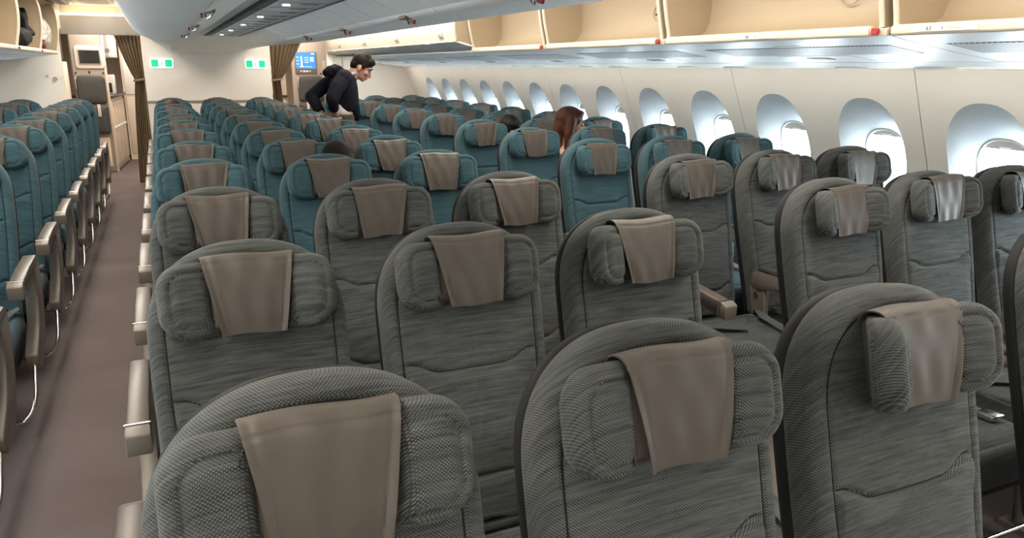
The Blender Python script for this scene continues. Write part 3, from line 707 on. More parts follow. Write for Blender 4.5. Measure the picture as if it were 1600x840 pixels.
# seat cushion: thick, waterfall front edge (seat coordinates, lying flat)
cush = densify(rrect(-0.212, 0.212, 0.0, 0.49, (0.045, 0.045, 0.02, 0.02), 6), 0.035)
V, F = ringpad(cush, [(0.02, -0.12), (0.004, -0.115), (0.0, -0.10), (0.0, -0.035), (0.005, -0.012), (0.016, 0.0), (0.028, 0.003), (0.031, -0.0005), (0.034, 0.003)], lambda x, v: (x*0.15, 0.25+(v-0.25)*0.3), [0.2, 0.45, 0.7, 1.0], lambda x, v: 0.012*(1-(x/0.215)**2)*smoothstep(0, 0.12, v)-0.014*smoothstep(0.1, 0.45, v), True, True)
# map (x,-h,v) -> x, y = -0.675+v, z = 0.455+h
Vc = [(x, -0.675+v, 0.455-y) for x, y, v in V]
ME['cushion'] = mk('cushion', Vc, F, 180); ME['cushion_g'] = mk('cushion_g', Vc, F, 180)
ME['pan'] = MB().box(-0.215, 0.215, -0.64, -0.17, 0.285, 0.345).mesh('pan', None, 0.012)
# middle armrest: sloping bar, dark pad, pivot bracket
bar = [(-0.575, 0.618), (-0.585, 0.632), (-0.575, 0.648), (-0.35, 0.655), (-0.19, 0.648), (-0.15, 0.63), (-0.15, 0.575), (-0.185, 0.555), (-0.30, 0.582), (-0.45, 0.600)]
ME['armbar'] = MB().prism(bar, -0.0195, 0.0195, 'x').mesh('armbar', None, 0.007, 2)
pad = [(-0.565, 0.648), (-0.575, 0.656), (-0.565, 0.664), (-0.35, 0.672), (-0.2, 0.665), (-0.175, 0.652)]
ME['armpad'] = MB().prism(pad, -0.023, 0.023, 'x').mesh('armpad', None, 0.006, 2)
piv = [(-0.235, 0.56), (-0.165, 0.585), (-0.135, 0.56), (-0.165, 0.42), (-0.19, 0.37), (-0.255, 0.37), (-0.245, 0.43)]
ME['pivot'] = MB().prism(piv, -0.014, 0.014, 'x').mesh('pivot', None, 0.004, 1)
ME['pivotcap'] = MB().tube([(-0.018, -0.185, 0.535), (0.018, -0.185, 0.535)], 0.013, 12).mesh('pc', 40)
# aisle armrest: dark cap with steel ring, boomerang side panel
boom = [(v.x, v.y) for v in bez([(-0.10, 0.655, 0), (-0.13, 0.685, 0), (-0.20, 0.69, 0), (-0.27, 0.675, 0)], 4)] + \
       [(v.x, v.y) for v in bez([(-0.25, 0.61, 0), (-0.262, 0.52, 0), (-0.33, 0.42, 0), (-0.455, 0.352, 0), (-0.475, 0.32, 0), (-0.455, 0.275, 0), (-0.40, 0.262, 0), (-0.26, 0.30, 0), (-0.155, 0.41, 0), (-0.105, 0.54, 0)], 4)]
ME['boom'] = MB().prism(boom, -0.024, 0.024, 'x').mesh('boom', None, 0.008, 2)
cap = [(-0.575, 0.628), (-0.58, 0.664), (-0.55, 0.674), (-0.36, 0.690), (-0.16, 0.695), (-0.12, 0.68), (-0.135, 0.655), (-0.33, 0.645), (-0.55, 0.612)]
ME['acap'] = MB().prism(cap, -0.027, 0.027, 'x').mesh('acap', None, 0.008, 2)
capf = [(-0.588, 0.606), (-0.592, 0.662), (-0.560, 0.676), (-0.552, 0.612)]
ME['acapf'] = MB().prism(capf, -0.0285, 0.0285, 'x').mesh('acapf', None, 0.005, 2)
ME['acapring'] = MB().tube([(-0.0285, -0.5535, 0.676), (0.0285, -0.5535, 0.676)], 0.0022, 6).tube([(-0.0285, -0.5535, 0.676), (-0.0285, -0.548, 0.612)], 0.0022, 6).tube([(0.0285, -0.5535, 0.676), (0.0285, -0.548, 0.612)], 0.0022, 6).mesh('ring', 60)
# legs and baggage bars
def leg_mesh(y_top, y_bot):
    mb = MB(); mb.tube(bez([(0, y_top, 0.30), (0, (y_top*0.6+y_bot*0.4), 0.2), (0, y_bot, 0.02)], 4), 0.017, 10)
    mb.box(-0.028, 0.028, y_bot-0.05, y_bot+0.05, 0, 0.022); return mb.mesh('leg', 45)
ME['legf'] = leg_mesh(-0.50, -0.53); ME['legr'] = leg_mesh(-0.24, -0.15)
ME['bag_mid'] = MB().tube([(-0.273, -0.60, 0.085), (0.2235, -0.60, 0.085)], 0.008, 8).mesh('bagm', 50)
def bag_end(sg):
    p = bez([(sg*0.262, -0.43, 0.31), (sg*0.268, -0.50, 0.26), (sg*0.266, -0.58, 0.17), (sg*0.235, -0.60, 0.11), (sg*0.16, -0.60, 0.088), (-0.273 if sg > 0 else 0.2235, -0.60, 0.085)], 6)
    return MB().tube(p, 0.0085, 9).mesh('bage', 50)
ME['bag_R'] = bag_end(1); ME['bag_L'] = bag_end(-1)
# lap belt lying on the cushion
def strap(pts, wdt):
    V = []; F = []
    for p in pts: V += [(p[0]-wdt*p[3], p[1]-wdt*p[4], p[2]), (p[0]+wdt*p[3], p[1]+wdt*p[4], p[2])]
    for i in range(len(pts)-1): F.append((2*i, 2*i+1, 2*i+3, 2*i+2))
    n = len(V); V += [(x, y, z+0.003) for x, y, z in V]; F += [tuple(q+n for q in f[::-1]) for f in F]
    return V, F
mb = MB(); mb.add(*strap([(-0.213, -0.22, 0.44, 0, 1), (-0.205, -0.24, 0.478, 0.3, 0.9), (-0.16, -0.29, 0.474, 0.5, 0.85), (-0.06, -0.36, 0.474, 0.5, 0.85), (0.0, -0.40, 0.474, 0.5, 0.85)], 0.024)); ME['beltL'] = mb.mesh('beltL')
mb = MB(); mb.add(*strap([(0.213, -0.22, 0.44, 0, -1), (0.205, -0.24, 0.478, 0.3, -0.9), (0.17, -0.32, 0.474, 0.8, -0.6), (0.15, -0.42, 0.474, 1, -0.2), (0.13, -0.50, 0.473, 1, -0.1)], 0.024)); ME['beltR'] = mb.mesh('beltR')
ME['buckle'] = MB().box(0.10, 0.16, -0.56, -0.50, 0.471, 0.488).mesh('buckle', None, 0.005, 2)

def setm(key, m):
    if len(ME[key].materials) == 0: ME[key].materials.append(M[m])
for k in ('backrest', 'wing', 'wingL', 'cushion'): setm(k, 'teal'); setm(k+'_g', 'grey')
ME['core'].materials.append(M['leather'])

def add_seat(x, y, colour, label, group, left, right, wl=14, wr=14, cov=0, hr=0.0):
    """left / right: None, 'mid' or 'aisle' armrest on the -x / +x side"""
    g = '_g' if colour == 'grey' else ''
    t = empty('airline_seat', (x, y, 0)); tag(t, label, 'seat', group)
    rot = (-TH, 0, 0); bl = (0, YB, ZB)
    b = put('backrest', ME['backrest'+g], None, t, bl, rot); put('welt', ME['welt'], 'shell', b); put('lumbar_seam', ME['seam_up'], 'shell', b); put('lumbar_seam', ME['seam_low'], 'shell', b)
    put('back_shell', ME['shell'], 'shell', t, bl, rot)
    off = Matrix.Rotation(-TH, 3, 'X') @ Vector((0, 0, hr))
    h = put('headrest', ME['core'], None, t, (off.x, YB+off.y, ZB+off.z), rot)
    put('wing', ME['wing'+g], None, h, (0.072, -0.006, 0.657), (0, 0, R(-wr)))
    put('wing', ME['wingL'+g], None, h, (-0.072, -0.006, 0.657), (0, 0, R(wl)))
    put('leather_cover', COVERS[cov], 'leather', h)
    put('seat_cushion', ME['cushion'+g], None, t)
    put('seat_pan', ME['pan'], 'shell', t)
    put('leg', ME['legf'], 'arm', t, (-0.10, 0, 0)); put('leg', ME['legr'], 'arm', t, (-0.10, 0, 0))
    bg_ = 'bag_R' if right == 'aisle' else 'bag_L' if left == 'aisle' else 'bag_mid'
    put('baggage_bar', ME[bg_], 'chrome', t)
    put('belt_strap', ME['beltL'], 'belt', t); q = put('belt_strap', ME['beltR'], 'belt', t); put('buckle', ME['buckle'], 'chrome', q)
    for sd, kind in ((-1, left), (1, right)):
        if kind is None: continue
        ax = sd*0.2485
        if kind == 'mid':
            a = put('armrest', ME['armbar'], 'arm', t, (ax, 0, 0)); put('arm_pad', ME['armpad'], 'armpad', a)
            put('armrest_pivot', ME['pivot'], 'arm', t, (ax, 0, 0)); put('pivot_cap', ME['pivotcap'], 'chrome', a)
        else:
            ax = sd*0.262
            a = put('armrest', ME['boom'], 'arm', t, (ax, 0, 0)); put('arm_cap', ME['acap'], 'arm' if False else 'armcap', a)
            put('arm_end', ME['acapf'], 'arm', a); put('steel_trim', ME['acapring'], 'chrome', a)
    return t
M['armcap'] = mat('arm_cap_plastic', (0.070, 0.058, 0.048), 0.40)
def rowphrase(i, n):
    """i = 0 is the row farthest from the partition"""
    if i == 0: return 'in the row farthest from the exit-sign partition'
    if i < 5: return '%s-farthest row from the exit-sign partition' % ORD[i]
    j = n-1-i
    return 'in the row nearest the exit-sign partition' if j == 0 else '%s row out from the exit-sign partition' % ORD[j]
rs = random.Random(11)
CN = {'grey': 'grey-green', 'teal': 'teal'}
OVC = {(0, 2): dict(wl=46, wr=24, cov=0), (0, 0): dict(wl=8, wr=4, cov=0), (0, 1): dict(wl=10, wr=14, cov=0), (1, 0): dict(wl=10, wr=12), (1, 1): dict(wl=14, wr=8, cov=1), (1, 2): dict(wl=22, wr=22, cov=1)}
for i in range(12):
    for j in range(3):
        c = 'grey' if i < 3 else 'teal'
        kw = OVC.get((i, j)) or dict(wl=rs.uniform(6, 20), wr=rs.uniform(6, 20), cov=rs.randrange(3), hr=rs.uniform(-0.006, 0.008))
        pos = ('galley-side aisle seat', 'middle seat', 'far-aisle seat')[j]
        add_seat(j*S, i*P, c, '%s %s of the centre block, %s' % (CN[c], pos, rowphrase(i, 12)), 'seats of the centre block', 'aisle' if j == 0 else 'mid', 'aisle' if j == 2 else None, **kw)
RX = 1.986
for i in range(12):
    for j in range(3):
        y = 1.046+(i-1)*P
        if i == 0 and j == 2: continue
        c = 'grey' if i < 3 else 'teal'
        kw = dict(wl=rs.uniform(18, 34), wr=rs.uniform(18, 34), cov=rs.randrange(3), hr=rs.uniform(-0.006, 0.008))
        pos = ('aisle seat', 'middle seat', 'window seat')[j]
        add_seat(RX+j*S, y, c, '%s %s beside the bright window wall, %s' % (CN[c], pos, rowphrase(i, 12)), 'seats beside the bright windows', 'aisle' if j == 0 else 'mid', 'mid' if j == 2 else None, **kw)
LX = -0.992
for i in range(2, 12):
    for j in range(3):
        y = i*P-0.07
        if (i < 4 and j > 0) or (i < 7 and j > 1): continue
        kw = dict(wl=rs.uniform(8, 20), wr=rs.uniform(8, 20), cov=rs.randrange(3), hr=rs.uniform(-0.006, 0.008))
        pos = ('aisle seat', 'middle seat', 'outer seat')[j]
        add_seat(LX-j*S, y, 'teal', 'teal %s under the bag-filled bins, %s' % (pos, rowphrase(i, 12).replace('exit-sign', 'white')), 'seats under the bins with bags', 'mid', 'aisle' if j == 0 else None, **kw)

# ------------------------------------------------------------------ overhead: centre bins
def profile_strip(name, prof, ya, yb, m, parent=None, smooth=35, thick=0.012, segs=1):
    """open profile [(x,z)] extruded along y with thickness upwards"""
    V = []; F = []; n = len(prof)
    for k in range(segs+1):
        y = ya+(yb-ya)*k/segs
        for x, z in prof: V.append((x, y, z))
    for k in range(segs):
        for i in range(n-1): F.append((k*n+i, k*n+i+1, (k+1)*n+i+1, (k+1)*n+i))
    return V, F
def offset_profile(prof, t, ref):
    """second skin of an open profile, on the side away from ref"""
    n = len(prof); N = []
    for i in range(n):
        a = Vector(prof[max(i-1, 0)]); b = Vector(prof[min(i+1, n-1)]); d = (b-a).normalized(); N.append(Vector((-d.y, d.x)))
    sg = sum((Vector(prof[i])-Vector(ref)).dot(N[i]) for i in range(n)); sg = 1 if sg > 0 else -1
    return [(prof[i][0]+N[i].x*t*sg, prof[i][1]+N[i].y*t*sg) for i in range(n)]
def sheet(name, prof, ya, yb, t, ang=35, ref=None):
    """open profile [(x,z)] extruded along y, thickened away from ref (default: a point well below)"""
    if ref is None: ref = (sum(p[0] for p in prof)/len(prof), min(p[1] for p in prof)-3)
    q = offset_profile(prof, t, ref); loop = list(prof)+q[::-1]
    me = MB().prism(loop, ya, yb, 'y').mesh(name); shade(me, ang); return me
def zc(h): return 1.5139+h
BULGE = [(0.437, 0.203), (0.50, 0.197), (0.58, 0.194), (0.64, 0.200), (0.69, 0.214), (0.73, 0.238), (0.765, 0.272), (0.795, 0.325), (0.815, 0.40), (0.83, 0.50), (0.835, 0.60), (0.836, 0.686)]
PIT_B = 1.27; YB0 = 1.08-PIT_B*3
CBE = 5.98                                     # centre bins end here
def cbin(sign, ya, yb, label):
    t = empty('overhead_bin', (XC+sign*0.6, ya, zc(0.2))); tag(t, label, 'luggage bin', 'closed bins along the cabin centre')
    o = Vector((XC+sign*0.6, ya, zc(0.2)))
    def P_(a, h): return (XC+sign*a-o.x, zc(h)-o.z)
    g = 0.003; L = yb-ya
    put('bin_door', sheet('cbd', [P_(a, h) for a, h in BULGE], g, L-g, 0.012, 40, P_(1.1, -0.2)), 'bingrey', t)
    lip = [(0.387, 0.2265), (0.394, 0.217), (0.412, 0.2075), (0.434, 0.2032)]
    put('bin_lip', sheet('cbl', [P_(a, h) for a, h in lip], g, L-g, 0.012, 40), 'white', t)
    pan = [(0.207, 0.300), (0.385, 0.2275)]
    for k in range(3):
        put('inner_panel', sheet('cbp', [P_(a, h) for a, h in pan], g+L*k/3+0.0015, L*(k+1)/3-0.0015, 0.01, 40), 'binpanel', t)
    # latch: dark pocket with a steel bow and a red unlatched flag
    yl = L*0.34
    a0, h0 = 0.412, 0.2075
    mb = MB(); x0, z0 = P_(a0, h0)
    mb.add([(x0-0.022, yl-0.05, z0-0.0035), (x0+0.022, yl-0.05, z0-0.0035), (x0+0.022, yl+0.05, z0-0.0035), (x0-0.022, yl+0.05, z0-0.0035), (x0-0.022, yl-0.05, z0+0.012), (x0+0.022, yl-0.05, z0+0.012), (x0+0.022, yl+0.05, z0+0.012), (x0-0.022, yl+0.05, z0+0.012)], [(0, 1, 2, 3), (4, 7, 6, 5), (0, 4, 5, 1), (1, 5, 6, 2), (2, 6, 7, 3), (3, 7, 4, 0)])
    lt = put('latch', mb.mesh('lat', None, 0.003, 1), 'brown', t)
    mb = MB(); mb.tube(bez([(x0-sign*0.01, yl-0.04, z0-0.004), (x0, yl-0.03, z0-0.02), (x0+sign*0.012, yl+0.01, z0-0.022), (x0+sign*0.014, yl+0.035, z0-0.006)], 4), 0.004, 7)
    put('latch_bow', mb.mesh('bow', 50), 'chrome', lt)
    mb = MB(); mb.prism([(yl-0.03, z0-0.006), (yl+0.03, z0-0.006), (yl+0.03, z0-0.014), (yl-0.02, z0-0.024)], x0+sign*0.026, x0+sign*0.034, 'x')
    put('latch_flag', mb.mesh('flag', None, 0.001, 1), 'red', lt)
nbin = 0
edgesC = [CBE-PIT_B*k for k in range(7)][::-1]
for k in range(6):
    ya, yb = edgesC[k], edgesC[k+1]
    for s in (-1, 1):
        cbin(s, ya, yb, 'pale grey rounded centre bin with red latch flag, %s, %s from the aft fairing' % ('galley side' if s < 0 else 'window side', ORD[5-k]))
# centre service panel between the bins
PS0, PS1 = edgesC[0], 7.95
def cpanel(ya, yb, idx):
    t = empty('service_panel', (XC, ya, zc(0.30))); tag(t, 'pale grey centre service panel with dark slot, %s from the aft fairing' % ORD[idx], 'ceiling panel', 'centre service panels')
    L = yb-ya
    put('panel', MB().box(-0.206, 0.206, 0.002, L-0.002, 0.0, 0.02).mesh('cp'), 'psu', t)
    put('slot', MB().box(-0.150, -0.118, 0.03, L-0.02, -0.003, 0.002).mesh('slot'), 'dark', t)
    put('louvre_strip', MB().box(-0.117, -0.075, 0.03, L-0.02, -0.004, 0.002).mesh('lv', None, 0.001, 1), 'louver', t)
    put('light_bead', MB().box(-0.070, -0.062, 0.0, L, -0.006, 0.002).mesh('lb', None, 0.002, 1), 'white', t)
    for k in range(3):
        y = L*(k+0.5)/3
        put('panel_seam', MB().box(-0.055, 0.19, y-0.003, y+0.003, -0.002, 0.002).mesh('ps'), 'seamline', t)
        put('vent_slot', MB().box(0.06, 0.15, y+0.06, y+0.072, -0.002, 0.002).mesh('vs'), 'dark', t)
    y = L*0.5+0.13
    put('reading_light', MB().tube([(0.0, y, -0.008), (0.0, y, 0.002)], 0.020, 14).mesh('rl', 40), 'downlight', t)
    put('edge_groove', MB().box(0.186, 0.2055, 0.0, L, -0.004, 0.003).mesh('eg', None, 0.001, 1), 'louver', t)
n = 0
yy = PS1
while yy > PS0+0.5:
    cpanel(yy-1.06, yy, n); n += 1; yy -= 1.06
# fairing that closes the bins off towards the partition
def fair_sec(f):
    """f = 0 at the bin end, 1 at the partition"""
    end = [(0.0, 0.146), (0.10, 0.147), (0.2, 0.150), (0.30, 0.158), (0.38, 0.172), (0.46, 0.200), (0.54, 0.238), (0.62, 0.285), (0.70, 0.340), (0.77, 0.400), (0.82, 0.48), (0.835, 0.56), (0.836, 0.686)]
    beg = [(0.0, 0.302), (0.10, 0.302), (0.206, 0.302), (0.31, 0.262), (0.387, 0.2265), (0.435, 0.203), (0.58, 0.194), (0.64, 0.200), (0.69, 0.214), (0.765, 0.272), (0.795, 0.325), (0.83, 0.50), (0.836, 0.686)]
    out = []
    for (a0, h0), (a1, h1) in zip(beg, end):
        ff = f
        if a0 < 0.40: ff = max(0.0, (f-0.5)/0.5)**1.0
        out.append((a0+(a1-a0)*f, h0+(h1-h0)*ff))
    return out
V = []; F = []; SEG = 20
for k in range(SEG+1):
    f = k/SEG; y = CBE+0.004+(Y1-CBE-0.004)*f; s = fair_sec(f)
    full = [(-a, h) for a, h in reversed(s[1:])] + s
    for a, h in full: V.append((XC+a, y, zc(h)))
n = len(full)
for k in range(SEG):
    for i in range(n-1): F.append((k*n+i, k*n+i+1, (k+1)*n+i+1, (k+1)*n+i))
m0 = len(V); V += [(x, y, z+0.012) for x, y, z in V]; F += [tuple(q+m0 for q in f[::-1]) for f in F]
me = mk('fairing', V, F, 50)
fo = put('bin_end_fairing', me, 'wall'); tag(fo, 'large cream curved fairing closing the centre bins above the exit signs', 'ceiling panel')
put('fairing_light', MB().box(XC-0.47, XC-0.38, 8.7, 9.3, zc(0.165), zc(0.18)).mesh('fl', None, 0.004), 'psu', fo)

# ------------------------------------------------------------------ overhead: side bins and service panels
def side_psu(sign, ya, yb, label, group):
    t = empty('service_panel', (XC+sign*2.2, ya, 1.55)); tag(t, label, 'service panel', group)
    o = Vector((XC+sign*2.2, ya, 1.55)); L = yb-ya
    def P_(a, z): return (XC+sign*a-o.x, z-o.z)
    # a = distance from the centre line
    put('panel', sheet('spn', [P_(*q) for q in ((1.64, 1.629), (1.70, 1.618), (1.80, 1.602), (2.0, 1.575), (2.15, 1.558), (2.25, 1.5475))], 0.002, L-0.006, 0.012, 30), 'psu', t)
    put('lower_lip', sheet('spl', [P_(*q) for q in ((2.262, 1.546), (2.33, 1.532), (2.45, 1.522), (2.55, 1.519), (2.612, 1.5165))], 0.001, L-0.001, 0.012, 30), 'white', t)
    put('joint', sheet('spj', [P_(*q) for q in ((2.24, 1.553), (2.27, 1.549))], 0, L, 0.004, 30), 'dark', t)
    put('joint_cap', sheet('spk', [P_(*q) for q in ((1.64, 1.634), (2.0, 1.580), (2.25, 1.552))], L-0.012, L+0.004, 0.004, 30), 'louver', t)
    # vent grille: recessed dark band with slats
    ga, gb = 1.80, 1.99
    za, zb = 1.602, 1.5763
    y0, y1 = 0.13, L-0.10
    put('vent_recess', sheet('vr', [P_(ga, za-0.0022), P_(gb, zb-0.0022)], y0, y1, 0.002, 30), 'louver', t)
    mb = MB(); nsl = int((y1-y0)/0.019)
    for k in range(nsl+1):
        y = y0+(y1-y0)*k/nsl
        (xa, z0), (xb, z1) = P_(ga, za), P_(gb, zb)
        mb.add([(xa, y-0.003, z0-0.0027), (xb, y-0.003, z1-0.0027), (xb, y+0.003, z1-0.0027), (xa, y+0.003, z0-0.0027), (xa, y-0.003, z0), (xb, y-0.003, z1), (xb, y+0.003, z1), (xa, y+0.003, z0)],
               [(0, 1, 2, 3), (0, 4, 5, 1), (1, 5, 6, 2), (2, 6, 7, 3), (3, 7, 4, 0)])
    s_ = put('vent_slats', mb.mesh('vsl'), 'psu', t); s_['kind'] = 'stuff'
    put('lamp_plate', sheet('lpp', [P_(1.765, 1.6055), P_(1.795, 1.6015)], L*0.42, L*0.53, 0.004, 30), 'white', t)
    put('mask_door', sheet('mkd', [P_(2.02, 1.5705), P_(2.2, 1.5505)], L*0.40, L*0.72, 0.002, 30), 'psu', t)
    put('latch_slot', sheet('lts', [P_(2.07, 1.5625), P_(2.12, 1.557)], L*0.52, L*0.62, 0.0025, 30), 'louver', t)
    for k in range(2):
        y = L*(0.3+0.35*k); c = P_(2.43, 1.5225)
        mb = MB(); ring = [(c[0]+0.055*math.cos(q), y+0.12*math.sin(q), c[1]-0.001-0.006*math.cos(q)*sign*0) for q in [2*math.pi*j/20 for j in range(20)]]
        mb.add(ring+[(p[0], p[1], p[2]+0.006) for p in ring], [tuple(range(20)), tuple(range(20, 40))[::-1]] + [(j, (j+1) % 20, 20+(j+1) % 20, 20+j) for j in range(20)])
        put('lens_cover', mb.mesh('lc'), 'bingrey', t)

FRONT = [(1.635, 1.655), (1.632, 1.68), (1.618, 1.74), (1.602, 1.82), (1.594, 1.90), (1.594, 1.98), (1.60, 2.06), (1.62, 2.14)]
BACKP = [(1.66, 1.652), (1.74, 1.655), (1.80, 1.663), (1.845, 1.69), (1.87, 1.74), (1.875, 1.82), (1.865, 1.92), (1.84, 2.02), (1.79, 2.10), (1.73, 2.14), (1.67, 2.155), (1.63, 2.158)]
def open_bin(sign, ya, yb, label, group, placards=(), frontmat='tan'):
    t = empty('overhead_bin', (XC+sign*1.63, ya, 1.65)); tag(t, label, 'luggage bin', group)
    o = Vector((XC+sign*1.63, ya, 1.65)); L = yb-ya; g = 0.022
    def P_(a, z): return (XC+sign*a-o.x, z-o.z)
    put('bin_liner', sheet('bl', [P_(*q) for q in BACKP], g, L-g, 0.01, 45, P_(1.7, 1.9)), 'tan', t)
    poly = FRONT + BACKP[::-1]
    for y in (g, L-g-0.012):
        sw = put('side_wall', MB().prism([P_(*q) for q in poly], y, y+0.012, 'y').mesh('sw'), 'tan', t)
        pts = [Vector((P_(*q)[0], y+0.006, P_(*q)[1])) for q in FRONT]
        put('edge_trim', MB().tube(bez(pts, 3), 0.010, 8).mesh('ett', 60), 'binrim', sw)
    rim = [(1.628, 1.624), (1.622, 1.632), (1.622, 1.652), (1.630, 1.661), (1.662, 1.660), (1.666, 1.640), (1.655, 1.626)]
    rm = put('rim', MB().prism([P_(*q) for q in rim], g+0.05, L-g+0.004, 'y').mesh('rim', None, 0.003, 2), 'binrim', t)
    # latch at the end of the rim: recess and red flag
    x0, z0 = P_(1.635, 1.640)
    put('latch_recess', MB().prism([P_(*q) for q in ((1.632, 1.626), (1.626, 1.650), (1.66, 1.656), (1.66, 1.628))], g-0.02, g+0.05, 'y').mesh('lr', None, 0.002, 1), 'binrim', t)
    xs = sorted((P_(1.617, 0)[0], P_(1.627, 0)[0]))
    put('latch_flag', MB().box(xs[0], xs[1], g+0.008, g+0.036, z0-0.011, z0+0.012).mesh('lf', None, 0.002, 1), 'red', t)
    # moulded disc on the liner
    c = P_(1.872, 1.815); ring = []
    mb = MB(); pts = []
    for j in range(25):
        q = 2*math.pi*j/24; pts.append((c[0]-sign*(0.004+0.25*0.055*math.sin(q)*(-1)), L*0.30+0.06*math.cos(q), c[1]+0.055*math.sin(q)))
    put('moulded_ring', mb.tube(pts, 0.0025, 6, False).mesh('mr', 60), 'tangrey', t)
    for dz, dy in ((0.02, -0.035), (-0.02, 0.035)):
        put('screw', MB().tube([(c[0]-sign*0.012, L*0.30+dy, c[1]+dz), (c[0]-sign*0.0, L*0.30+dy, c[1]+dz)], 0.004, 8).mesh('scw', 40), 'dark', t)
    for (yf, txt, ln) in placards:
        xp = P_(1.6215, 0)[0]; xs = sorted((xp, xp-sign*0.0018))
        pk = put('placard', MB().box(xs[0], xs[1], L*yf-0.11, L*yf+0.11, 1.634-o.z, 1.6515-o.z).mesh('pk'), 'placard', t)
        xt = xp-sign*0.0022
        rot = (R(90), 0, R(-90) if sign > 0 else R(90))
        # on the right-hand bins the reading direction runs from far to near
        if txt: add_text('row_number', txt, 0.019, 'ink', pk, (xt, L*yf+0.055, 1.6428-o.z), rot)
        put('pictogram', MB().box(min(xt, xp), max(xt, xp), L*yf+0.006, L*yf+0.009, 1.6385-o.z, 1.647-o.z).mesh('pg'), 'ink', pk)
        mb = MB()
        for k in range(2): mb.box(min(xt, xp), max(xt, xp), L*yf-0.065+0.012*k, L*yf-0.008, 1.639+0.0045*k-o.z, 1.6415+0.0045*k-o.z)
        put('small_print', mb.mesh('spt'), 'greyink', pk)
    return t
def closed_bin(sign, ya, yb, label, group):
    t = empty('overhead_bin', (XC+sign*1.5, ya, 1.7)); tag(t, label, 'luggage bin', group)
    o = Vector((XC+sign*1.5, ya, 1.7)); L = yb-ya; g = 0.003
    def P_(a, z): return (XC+sign*a-o.x, z-o.z)
    put('bin_door', sheet('cdo', [P_(*q) for q in ((1.502, 1.718), (1.492, 1.76), (1.486, 1.82), (1.49, 1.90), (1.505, 1.98), (1.54, 2.06), (1.60, 2.14), (1.66, 2.19))], g, L-g, 0.012, 40, P_(0.9, 1.8)), 'bindoor', t)
    put('rim', sheet('crm', [P_(*q) for q in ((1.497, 1.716), (1.495, 1.704), (1.503, 1.698), (1.520, 1.697))], g, L-g, 0.012, 50, P_(1.2, 1.5)), 'binrim', t)
    put('underside', sheet('cun', [P_(*q) for q in ((1.522, 1.696), (1.62, 1.672), (1.75, 1.640), (1.86, 1.612), (1.95, 1.594))], g, L-g, 0.012, 40), 'bingrey', t)
    pl_ = ((1.515, 1.700), (1.504, 1.76), (1.498, 1.82), (1.502, 1.90), (1.517, 1.98), (1.55, 2.06), (1.61, 2.14), (1.66, 2.19), (1.95, 2.19), (1.95, 1.608), (1.75, 1.653))
    for y in (0.006, L-0.016): put('end_plate', MB().prism([P_(*q) for q in pl_], y, y+0.01, 'y').mesh('epl'), 'tan', t)
    x0, z0 = P_(1.490, 1.765); xs = sorted((x0-sign*0.010, x0+sign*0.004))
    lt = put('latch', MB().box(xs[0], xs[1], L*0.22, L*0.22+0.10, z0-0.018, z0+0.022).mesh('lt', None, 0.003, 1), 'greyink', t)
    put('latch_lever', MB().box(xs[0]-0.004*sign, xs[1], L*0.22+0.02, L*0.22+0.08, z0-0.006, z0+0.006).mesh('ltl', None, 0.002, 1), 'steel', lt)
    put('rim_clip', MB().prism([P_(*q) for q in ((1.490, 1.716), (1.488, 1.700), (1.500, 1.694), (1.51, 1.70))], L*0.5, L*0.5+0.10, 'y').mesh('rc', None, 0.002, 1), 'white', t)
B0 = 1.08
# right side: bins from behind the camera up to Y=4.89 stand open, the rest are shut
rows_open = [(B0+PIT_B*k, B0+PIT_B*(k+1)) for k in range(-3, 3)]
plac = {-1: [(0.83, '63', 0)], 0: [(0.49, '64', 0)], 1: [(0.19, None, 0), (0.75, None, 0)], 2: [(0.40, None, 0)]}
for k, (a, b) in zip(range(-3, 3), rows_open):
    d = 'open tan luggage bin above the windows, %s from the shut cream bins' % ORD[2-k]
    open_bin(1, a, b, d, 'open bins above the windows', plac.get(k, []))
for k in range(4):
    a = B0+PIT_B*(3+k); b = min(a+PIT_B, Y1-0.005)
    closed_bin(1, a, b, 'shut cream bin with grey latch above the windows, %s from the open bins' % ORD[k], 'shut bins above the windows')
def ORDB(k): return (ORD[2-k], 'open tan') if k < 3 else (ORD[k-3], 'shut cream')
for k in range(-3, 7):
    a = B0+PIT_B*k; b = min(a+PIT_B, Y1-0.005)
    side_psu(1, a, b, 'silver vent panel above the windows, under the %s %s bin' % ORDB(k), 'service panels above the windows')
# left side: all open
leftedges = [9.45-1.42*k for k in range(9)][::-1]
for k, (a, b) in enumerate(zip(leftedges, leftedges[1:])):
    j = 7-k
    d = 'open tan bin holding a bundle in clear plastic wrap' if j == 0 else 'open tan bin holding a black bag' if j == 1 else 'open tan bin over the teal aisle seats, %s from the galley doorway' % ORD[j]
    open_bin(-1, a, b, d, 'open bins across from the windows')
    side_psu(-1, a, b, 'silver service panel over the teal seats, %s from the galley doorway' % ORD[j], 'service panels over the teal seats')
eb = empty('bin_end_cover', (XC-1.63, 9.46, 1.63)); tag(eb, 'cream end cover between the plastic-filled bin and the galley doorway', 'panel')
def PL(a, z): return (-(a-1.63), z-1.63)
put('cover', MB().prism([PL(*q) for q in ((1.60, 2.19), (1.60, 1.92), (1.70, 1.80), (1.90, 1.66), (2.2, 1.60), (2.62, 1.515), (2.62, 2.19))], 0.0, Y1-9.47, 'y').mesh('ec', None, 0.01), 'cream', eb)
